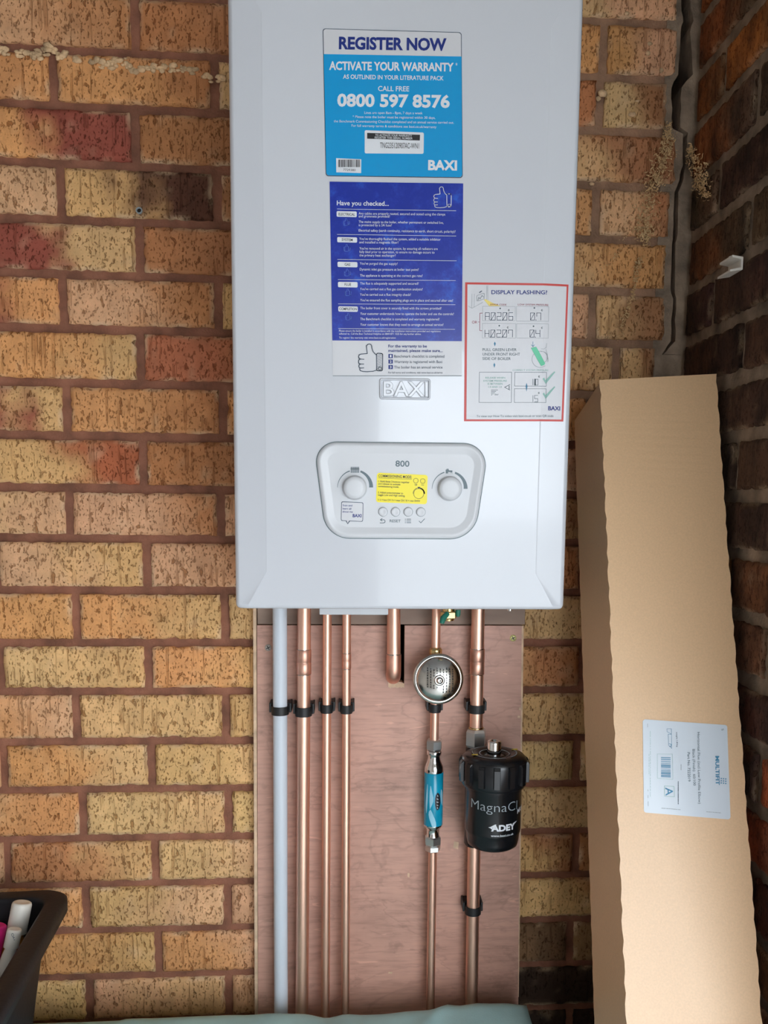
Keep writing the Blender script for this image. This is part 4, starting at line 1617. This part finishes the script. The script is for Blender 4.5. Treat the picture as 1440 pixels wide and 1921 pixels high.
for r0, r1, a0, a1 in ((.66, .69, -.9, 2.6), (.66, .69, 2.9, 5.1)):
    A, B = [], []
    for i in range(31):
        a = a0 + (a1 - a0) * i / 30
        A.append((FX + RC * r0 * math.cos(a), YF + RC * r0 * math.sin(a), zct + .0034))
        B.append((FX + RC * r1 * math.cos(a), YF + RC * r1 * math.sin(a), zct + .0032))
    mb.add(A + B, [(i, i + 31, i + 32, i + 1) for i in range(30)], 'ink_silver')
A = [(FX + RC * .44 * math.cos(2 * PI * i / 40), YF + RC * .44 * math.sin(2 * PI * i / 40), zct + .0013) for i in range(40)]
B = [(FX + RC * .47 * math.cos(2 * PI * i / 40), YF + RC * .47 * math.sin(2 * PI * i / 40), zct + .0017) for i in range(40)]
mb.add(A + B, [(i, i + 40, (i + 1) % 40 + 40, (i + 1) % 40) for i in range(40)], 'ink_silver')
for a in (.35, 3.55):
    c, s_ = math.cos(a), math.sin(a)
    p = Vector((FX + RC * .70 * c, YF + RC * .70 * s_, zct + .0038))
    mb.add([p + Vector((-.005, -.002, 0)), p + Vector((.004, -.003, 0)), p + Vector((.005, .003, 0)), p + Vector((-.003, .002, 0))], [(0, 1, 2, 3)], 'ink_yellow')
mb.build('cap_marking', t)
mb = MB()
mb.lathe([(.0160, zct - .002), (.0160, zct - .001), (.0110, zct - .0005)], 'black_plastic', (FX, YF, 0), n=30)
mb.lathe([(.0100, zct - .002), (.0100, zct + .017), (.0092, zct + .0195), (.0056, zct + .0195), (.0050, zct + .016), (0, zct + .016)], 'chrome', (FX, YF + .003, 0), n=30)
mb.build('chrome_stud', t)['label'] = 'chrome stud'
mb = MB()
S3 = 250 / 1440


def cyl_text(mb, txt, L, R, h, m, bold=0., lift=.0004):
    """L,R,h in crop px of the canister; the print wraps round the canister"""
    vs, fs = glyphs(txt, bold)
    half = 303.
    pts = []
    # screen x -> angle: the canister axis sits at crop x 928
    aL = math.asin(max(-.99, min(.99, (L[0] - 928) / half)))
    aR = math.asin(max(-.99, min(.99, (R[0] - 928) / half)))
    for u, v in vs:
        a = aL + (aR - aL) * u
        y = L[1] + (R[1] - L[1]) * u - h * v
        z = at(925, 1360 + y * S3, YF - RB_).z
        # the curved front sits lower in the picture; straighten it out
        pts.append((FX + (RB_ + lift) * math.sin(a + .045), YF - (RB_ + lift) * math.cos(a + .045), z))
    mb.add(pts, fs, m)


cyl_text(mb, 'MagnaCl', (662, 935), (1140, 948), 105, 'ink_silver', -.012)
cyl_text(mb, 'ADEY', (850, 1148), (1120, 1150), 66, 'ink_white', .045)
cyl_text(mb, 'www.baxi.co.uk', (850, 1210), (1102, 1212), 24, 'ink_white', .01)
cyl_text(mb, 'Micro', (1146, 1003), (1224, 975), 56, 'ink_white', .01)
# mark in front of the maker's lettering
for q in ([(822, 1110), (842, 1104), (890, 1076), (905, 1076), (862, 1116), (870, 1140), (845, 1120)], [(1080, 1090), (1128, 1076), (1142, 1074), (1120, 1092)]):
    pts = []
    for x, y in q:
        a = math.asin((x - 928) / 303.)
        pts.append((FX + (RB_ + .0005) * math.sin(a + .045), YF - (RB_ + .0005) * math.cos(a + .045), at(925, 1360 + y * S3, YF - RB_).z))
    mb.poly(pts[::-1], 'ink_white')
mb.build('lettering', t)
mb = MB()
xq = line_at(AX7, at(893, 1400, YP).z)
zn0, zn1 = at(893, 1401, YP).z, at(893, 1367, YP).z
mb.hexnut((xq, YP, 0), .0162, zn0, zn1, 'satin', .25)
mb.build('compression_nut', t)['label'] = 'nickel nut above the filter'
mb = MB()
mb.lathe([(.0105, zn1 + .0004), (.0120, zn1 + .0015), (.0105, zn1 + .003)], 'brass', (xq, YP, 0), n=24, caps=False)
mb.build('olive', PIPE7)['label'] = 'brass ring above the nut'
mb = MB()
zlo = at(885, 1585, YP).z
mb.lathe([(.0130, zlo), (.0155, zlo + .004), (.0155, zn0 - .002), (.0130, zn0)], 'black_plastic', (xq, YP, 0), n=28)
mb.tube([(xq, YP, zcap - .012), (FX, YF, zcap - .012)], .013, 'black_plastic', 20)
mb.tube([(xq, YP, zcap - .050), (FX, YF, zcap - .050)], .013, 'black_plastic', 20)
mb.build('manifold', t)


# pipe clips: saddle round the pipe on a block screwed to the plywood
def clip(axis, py, r, hpx, label, ear=1):
    z = at(axis[0][0], py, YP).z
    x = line_at(axis, z)
    hh = hpx / 2
    t = empty('pipe_clip', (x, YB, z), label, 'pipe clip', 'black pipe clips on the plywood')
    mb = MB()
    R = r + .0024
    n = 28
    A = []
    a0, a1 = math.radians(-62), math.radians(242)
    for i in range(n + 1):
        a = a0 + (a1 - a0) * i / n          # angle measured so that 90 deg points to the room
        A.append((math.cos(a), -math.sin(a)))
    vs = []
    for (c, s_) in A:
        for rr, zz_ in ((r + .0003, -hh), (R, -hh), (R, hh), (r + .0003, hh)):
            vs.append((x + c * rr, YP + s_ * rr, z + zz_))
    fs = []
    for i in range(n):
        for k in range(4):
            k2 = (k + 1) % 4
            fs.append((i * 4 + k, i * 4 + k2, (i + 1) * 4 + k2, (i + 1) * 4 + k))
    fs += [(3, 2, 1, 0), (n * 4, n * 4 + 1, n * 4 + 2, n * 4 + 3)]
    mb.add(vs, fs, 'black_rubber')
    mb.build('saddle', t)
    mb = MB()
    mb.box(x - r - .004, x + r + .004, YP + r + .0006, YB, z - hh * 1.1, z + hh * 1.1 + .002, 'black_rubber')
    for sg in (-1, 1):
        mb.box(x + sg * (r + .0042) - .0016, x + sg * (r + .0042) + .0016, YP + r * .25, YB, z - hh * .7, z + hh * 1.1 + .003, 'black_rubber')
    mb.build('base', t, (.0008, 2))
    return t


H = .0125
clip(AX1, 1332, .0106, H, 'black clip holding the white plastic pipe')
clip(AX2, 1334, .0100, H * 1.1, 'black clip on the thick copper pipe beside the white plastic pipe')
clip(AX3, 1329, .0066, H, 'black clip on the plain thin copper pipe, third pipe from the left')
clip(AX4, 1330, .0064, H, 'black clip on the thin copper pipe with the slim coupling, fourth from the left')
clip(AX6, 1328, .0066, H, 'black clip half hidden below the steel dome')
clip(AX7, 1329, .0100, H, 'black clip just above the chrome nut of the black filter')
clip(AX7, 1706, .0100, H, 'black clip on the thick copper pipe below the black filter')

# ================================================================== CARDBOARD BOX
ax = Vector((-0.01978896, -0.33636939, -0.94152219)).normalized()
xr = Vector((0.99974281, 0.00377684, -0.02236196)).normalized()
dp = Vector((-0.01107786, 0.94172255, -0.33620814)).normalized()
T0 = Vector((0.47201, -.14137, 1.65395))
BS = .982
T0 = CAM + (T0 - CAM) * BS
WB, DB = .16179 * BS, .13952 * BS
base = T0 + dp * DB
LB = (base.z - .001) / -ax.z
bp = T0 + ax * LB
box = empty('cardboard_box', (bp.x + .08, bp.y + .06, 0), 'tall brown cardboard box leaning in the corner right of the boiler', 'box')
mb = MB()
n = 150
rowsv = []
random.seed(11)
for i in range(n + 1):
    l = LB * i / n
    ph = (l / .030) % 1
    wv = .0009 * (1 if ph < .55 else -.6) + .0005 * noise.noise(Vector((l * 60, 0, 0)))
    wv2 = .0009 * (1 if (l / .031 + .3) % 1 < .55 else -.6)
    top = max(0, 1 - i / 14)
    sk = (-.009, .0065)
    P = T0 + ax * l
    c0 = P - xr * wv * 1.0 + Vector((0, 0, -.009 * top))
    c1 = P + xr * (WB + wv2) + Vector((0, 0, .0065 * top))
    # rolled edge: a narrow flute between front and left face
    c0b = P + dp * .004 + xr * (.0006) + Vector((0, 0, -.011 * top))
    c1b = P + xr * (WB - .0008) + dp * .004 + Vector((0, 0, .006 * top))
    wv3 = .0012 * (1 if (l / .033 + .6) % 1 < .55 else -.6)
    c2 = P + xr * WB + dp * DB
    c3 = P + dp * (DB + wv3) + Vector((0, 0, -.006 * top))
    rowsv.append([c0, c1, c1b, c2, c3, c0b])
vs = [p for r_ in rowsv for p in r_]
mats_ = ['card', 'card_edge', 'card', 'card', 'card', 'card_edge']
for k in range(6):
    k2 = (k + 1) % 6
    fs = [(i * 6 + k, (i + 1) * 6 + k, (i + 1) * 6 + k2, i * 6 + k2) for i in range(n)]
    mb.add(vs, fs, mats_[k])
mb.poly([rowsv[0][k] for k in range(6)], 'card')
mb.poly([rowsv[-1][k] for k in range(5, -1, -1)], 'card')
o = mb.build('carton', box)


def on_box(px, py, lift=0.):
    d = ray(px, py)
    nn = -dp
    tt = (T0 - CAM).dot(nn) / d.dot(nn)
    return CAM + d * tt + nn * lift


S = Sheet(on_box, (1190, 1330), 200 / 1440)
mb = MB()
S.poly(mb, rounded([(106, 138), (1246, 218), (1292, 1494), (122, 1398)], 36), 'label_paper', .0006)
lab = mb.build('shipping_label', box)
lab['label'] = 'white printed label'
mb = MB()
T = S.text
T(mb, 'MULTIFIT', (1086, 636), (1092, 1028), 52, 'ink_teal', .03, .001)
for i in range(3):
    for j in range(3):
        S.poly(mb, circle((1165 + j * 30, 940 + i * 30 + j * 3), 9, 10), 'ink_teal', .001)
T(mb, 'Horizontal Flue (incl Low Profile Elbow)', (842, 316), (856, 1282), 36, 'ink_grey', 0, .001)
T(mb, 'Black (Finish)  60/100', (775, 545), (788, 1036), 36, 'ink_grey', 0, .001)
T(mb, 'Part No. 7222019', (708, 588), (716, 980), 36, 'ink_grey', .005, .001)
T(mb, 'weight 1.85kg', (556, 312), (562, 514), 20, 'ink_dark', 0, .001)
T(mb, 'S', (1166, 268), (1168, 294), 32, 'ink_grey', 0, .001)
S.line(mb, [(300, 608), (505, 612), (512, 952), (302, 936)], 3, 'ink_palegreen', .001, True)
y = 650
random.seed(5)
while y < 925:
    hh = random.choice((5, 6, 10, 14))
    S.poly(mb, [(352, y), (482, y + 6), (482, y + hh + 6), (352, y + hh)], 'ink_teal', .001)
    y += hh + random.choice((6, 8, 14))
S.line(mb, [(398, 1040), (528, 1046), (532, 1186), (400, 1178)], 5, 'ink_palegreen', .001, True)
T(mb, 'A', (412, 1062), (416, 1172), 104, 'ink_teal', .01, .001)
S.line(mb, rounded([(430, 268), (492, 268), (494, 342), (434, 308)], 6), 4, 'ink_teal', .001, True)
S.line(mb, [(448, 342), (494, 342), (496, 535), (452, 490), (448, 342)], 4, 'ink_teal', .001)
S.line(mb, [(460, 470), (490, 478), (485, 510), (465, 500)], 6, 'ink_teal', .001)
for x, y0, y1 in ((208, 300, 1190), (190, 610, 890)):
    y = y0
    while y < y1:
        l = random.uniform(8, 40)
        S.line(mb, [(x, y), (x + .5, y + l)], 4, 'ink_palegreen', .001)
        y += l + random.uniform(6, 22)
for (x, y0, y1) in ((170, 200, 246), (175, 1090, 1110), (176, 1165, 1200), (178, 1250, 1310)):
    S.line(mb, [(x, y0), (x + 1, y1)], 6, 'ink_silver', .001)
T(mb, 'Fuel economy saver', (575, 976), (588, 1280), 16, 'ink_dark', 0, .001) if False else None
for x, y0, y1, m in ((585, 980, 1280, 'ink_dark'), (622, 750, 820, 'ink_silver')):
    y = y0
    while y < y1:
        l = random.uniform(8, 26)
        S.line(mb, [(x, y), (x + .3, y + l)], 8, m, .001)
        y += l + random.uniform(4, 10)
for x0, x1, y0, y1 in ((360, 600, 1340, 1360), (965, 1155, 1388, 1404)):
    x = x0
    while x < x1:
        l = random.uniform(10, 34)
        yy = y0 + (y1 - y0) * (x - x0) / (x1 - x0)
        S.line(mb, [(x, yy), (x + l, yy + l * .07)], 8, 'ink_silver', .001)
        x += l + random.uniform(4, 12)
mb.build('lettering', lab)

# ================================================================== BENCH CLOTH, CRATE, BOTTLES
CZ = .714


def cloth():
    mb = MB()
    X0, X1, Y0, Y1 = -.72, .405, -.50, -.098
    nx, ny = 120, 44
    vs, fs = [], []

    def hgt(x, y):
        b = .0035 * noise.noise(Vector((x * 9, y * 9, 0))) + .0018 * noise.noise(Vector((x * 30, y * 22, 2)))
        back = max(0, 1 - (Y1 - y) / .07)
        b += back * (.010 * math.exp(-((x - .345) / .055) ** 2) + .004 * math.exp(-((x + .02) / .2) ** 2) - .008 * math.exp(-((x - .098) / .022) ** 2) - .003 * math.exp(-((x - .17) / .05) ** 2))
        b += .004 * math.exp(-((x - y * .8 - .36) / .012) ** 2)
        if x < -.2:
            b *= .3
        return CZ + b
    # grid with drop on all four sides
    us = [(X0, 'd')] + [(X0 + (X1 - X0) * i / nx, '') for i in range(nx + 1)] + [(X1, 'd')]
    ws = [(Y0, 'd')] + [(Y0 + (Y1 - Y0) * j / ny, '') for j in range(ny + 1)] + [(Y1, 'd')]
    for (y, fy) in ws:
        for (x, fx) in us:
            if fx or fy:
                wob = .008 * noise.noise(Vector((x * 14, y * 14, 5)))
                dx = (-.012 if x == X0 else .012) if fx else 0
                dy_ = (-.012 + wob if y == Y0 else .010) if fy else 0
                vs.append((x + dx, y + dy_, .002))
            else:
                e = min(x - X0, X1 - x, y - Y0, Y1 - y)
                vs.append((x, y, hgt(x, y) - .006 * math.exp(-e / .006)))
    n_ = len(us)
    for j in range(len(ws) - 1):
        for i in range(n_ - 1):
            a = j * n_ + i
            fs.append((a, a + 1, a + n_ + 1, a + n_))
    mb.add(vs, fs, 'cloth', True)
    return mb.build('table_cloth')


tag(cloth(), 'pale teal cloth draped over a table at the foot of the pipes', 'cloth')

# crate: tapered body, rolled rim
ang = math.radians(4)
ctr = Vector((-.262 - .17, -.068 - .20, 0))
crate = empty('storage_crate', (ctr.x, ctr.y, CZ), 'open black plastic crate on the cloth at the lower left', 'crate')


def rrect3(hx, hy, r, z, n=8):
    out = []
    for cx, cy, a0 in ((hx - r, hy - r, 0), (-hx + r, hy - r, PI / 2), (-hx + r, -hy + r, PI), (hx - r, -hy + r, 1.5 * PI)):
        for i in range(n + 1):
            a = a0 + PI / 2 * i / n
            x, y = cx + r * math.cos(a), cy + r * math.sin(a)
            out.append(Vector((ctr.x + x * math.cos(ang) - y * math.sin(ang), ctr.y + x * math.sin(ang) + y * math.cos(ang), z)))
    return out


HX_, HY_ = .17, .195
ZR = .900
mb = MB()
loops = [rrect3(HX_ - .045, HY_ - .045, .03, CZ + .0075), rrect3(HX_ - .026, HY_ - .026, .03, ZR - .03), rrect3(HX_ - .025, HY_ - .025, .03, ZR - .005),
         rrect3(HX_ - .025, HY_ - .025, .03, ZR - .005)]
inn = [rrect3(HX_ - .028, HY_ - .028, .028, ZR - .006), rrect3(HX_ - .048, HY_ - .048, .028, CZ + .0105)]


def loft(mb, loops, m, close_last=False, close_first=False):
    n = len(loops[0])
    vs = [p for l in loops for p in l]
    fs = []
    for k in range(len(loops) - 1):
        for i in range(n):
            j = (i + 1) % n
            fs.append((k * n + i, k * n + j, (k + 1) * n + j, (k + 1) * n + i))
    mb.add(vs, fs, m, True)
    if close_first:
        mb.poly(loops[0][::-1], m)
    if close_last:
        mb.poly(loops[-1], m)


loft(mb, loops[:3], 'crate', close_first=True)
loft(mb, inn, 'crate', close_last=True)
mb.build('body', crate)
mb = MB()
loft(mb, [rrect3(HX_ - .027, HY_ - .027, .028, ZR - .012), rrect3(HX_ - .0275, HY_ - .0275, .028, ZR - .002), rrect3(HX_ - .024, HY_ - .024, .03, ZR), rrect3(HX_ - .004, HY_ - .004, .036, ZR),
          rrect3(HX_, HY_, .038, ZR - .003), rrect3(HX_, HY_, .038, ZR - .020), rrect3(HX_ - .003, HY_ - .003, .036, ZR - .020), rrect3(HX_ - .005, HY_ - .005, .036, ZR - .006), rrect3(HX_ - .024, HY_ - .024, .03, ZR - .006)], 'crate')
mb.build('rim', crate)


def bottle(name, foot, head, cap_r, body_r, cap_len, mbody, label, cat='bottle', shoulder=True, cap_m='cap_white'):
    foot, head = Vector(foot), Vector(head)
    axv = (head - foot).normalized()
    L = (head - foot).length
    t = empty(name, foot, label, cat, 'bottles in the black crate')
    mb = MB()
    bl = L - cap_len
    mb.lathe([(body_r * .9, 0), (body_r, .004), (body_r, bl - .022), (body_r * .85, bl - .010), (cap_r * .75, bl - .001), (cap_r * .72, bl + .004)], mbody, foot, axv, 32)
    mb.build('body', t)
    mb = MB()
    mb.lathe([(cap_r * 1.0, bl + .001), (cap_r, L - .004), (cap_r * .93, L - .0012), (cap_r * .80, L), (cap_r * .6, L - .0006), (0, L - .0012)], cap_m, foot, axv, 32)
    mb.build('cap', t)
    return t


YC = -.118
hd = at(42, 1692, YC)
bottle('bottle', (hd.x - .030, YC - .03, CZ + .018), (hd.x, YC, hd.z), .0135, .0150, .044, 'amber', 'amber bottle with a tall white cap, standing in the black crate')
hd = at(28, 1742, YC - .050)
b2 = bottle('bottle', (hd.x - .030, YC - .08, CZ + .015), (hd.x, YC - .050, hd.z), .0098, .0110, .026, 'cap_white', 'slim white bottle with small dark letters on its cap, in front of the amber one')
hd = at(-7, 1734, YC - .02)
bottle('bottle', (hd.x - .030, YC - .05, CZ + .015), (hd.x, YC - .02, hd.z), .0148, .0150, .060, 'pink', 'bright pink bottle at the picture edge in the black crate', cap_m='pink')
mb = MB()
p0 = at(21, 1752, YC - .0605)
S = Sheet(lambda x, y, l: at(x, y, YC - .0605) + Vector((0, -l, 0)))
S.text(mb, 'ON', (21, 1751), (24, 1764), 5, 'ink_grey', .01, .0005)
mb.build('cap_lettering', b2)

# ================================================================== SMALL THINGS ON THE WALLS
p = at(261, 395, -.001)
mb = MB()
mb.lathe([(.0045, .004), (.0047, -.0022), (.0042, -.0030), (.0030, -.0026), (.0030, .004)], 'ink_silver', (p.x, 0, p.z), (0, 1, 0), 20, caps=False)
mb.lathe([(.0030, .0), (.0030, .0005)], 'hole', (p.x, 0, p.z), (0, 1, 0), 20)
tag(mb.build('wall_plug'), 'small grey wall plug with a dark hole in the brick left of the boiler', 'wall plug')

a, b_ = atx(1354, 505, XR - .012), atx(1388, 505, XR - .012)
t = empty('wall_bracket', (XR, (a.y + b_.y) / 2, a.z), 'small white plastic bracket sticking out of the dark right-hand wall', 'bracket')
mb = MB()
y0, y1 = a.y, a.y + (b_.y - a.y) * .7
if y0 > y1:
    y0, y1 = y1, y0
zc = a.z
# channel: back plate, folded lips
prof = [(XR - .016, zc + .008), (XR - .001, zc + .006), (XR - .001, zc - .010), (XR - .018, zc - .013), (XR - .018, zc - .010), (XR - .004, zc - .007), (XR - .004, zc + .003), (XR - .016, zc + .005)]
vs = [(x, y0, z) for x, z in prof] + [(x, y1, z) for x, z in prof]
nn = len(prof)
mb.add(vs, [(i, (i + 1) % nn, (i + 1) % nn + nn, i + nn) for i in range(nn)] + [tuple(range(nn))[::-1], tuple(range(nn, 2 * nn))], 'cap_white')
mb.build('channel', t, (.0008, 2))
mb = MB()
mb.lathe([(.0032, -.006), (.0032, .0), (.0022, .0008)], 'cap_white', (XR - .010, y0 + .018, zc + .010), (0, 0, 1), 12)
mb.build('pin', t)

# dusty husks caught in old cobwebs round the crack
mb = MB()
random.seed(21)


def husk(c, s_):
    ax_ = Vector((random.gauss(0, 1), random.gauss(0, 1), random.gauss(0, 1))).normalized()
    e1 = ax_.orthogonal().normalized()
    n_ = 4
    vs = []
    for i in range(n_):
        a = i * .7
        pt = c + (e1 * math.cos(a) + ax_.cross(e1) * math.sin(a)) * s_
        vs += [pt - ax_ * s_ * .22, pt + ax_ * s_ * .22]
    mb.add(vs, [(2 * i, 2 * i + 1, 2 * i + 3, 2 * i + 2) for i in range(n_ - 1)], 'husk')


def band(pts, n, Y, X=None, sc=(.0012, .003)):
    for _ in range(n):
        k = random.uniform(0, len(pts) - 1.001)
        i = int(k)
        u = k - i
        q = [pts[i][j] * (1 - u) + pts[i + 1][j] * u for j in range(3)]
        px, py = q[0] + random.gauss(0, q[2]), q[1] + random.gauss(0, q[2])
        c = at(px, py, Y + random.uniform(-.004, 0)) if X is None else atx(px, py, X + random.uniform(-.004, 0))
        husk(c, random.uniform(*sc))


band([(1254, 235, 4), (1252, 270, 6), (1240, 310, 9), (1225, 345, 9), (1212, 390, 11), (1205, 430, 10), (1212, 452, 5)], 900, -.006, None, (.0016, .0040))
band([(1201, 485, 2), (1195, 500, 4), (1190, 540, 2), (1180, 570, 2), (1168, 600, 4), (1160, 630, 5)], 260, -.005, None, (.0014, .0034))
band([(1180, 430, 3), (1160, 470, 3), (1148, 490, 3), (1108, 520, 2)], 70, -.004, None, (.001, .002))
band([(1294, 275, 3), (1302, 305, 7), (1315, 330, 9), (1312, 345, 6), (1326, 370, 4)], 380, 0, XR - .004, (.0016, .0040))
ob = mb.build('cobweb')
tag(ob, 'dusty cobweb full of straw-coloured husks hanging in the brick corner', 'cobweb', None, 'stuff')
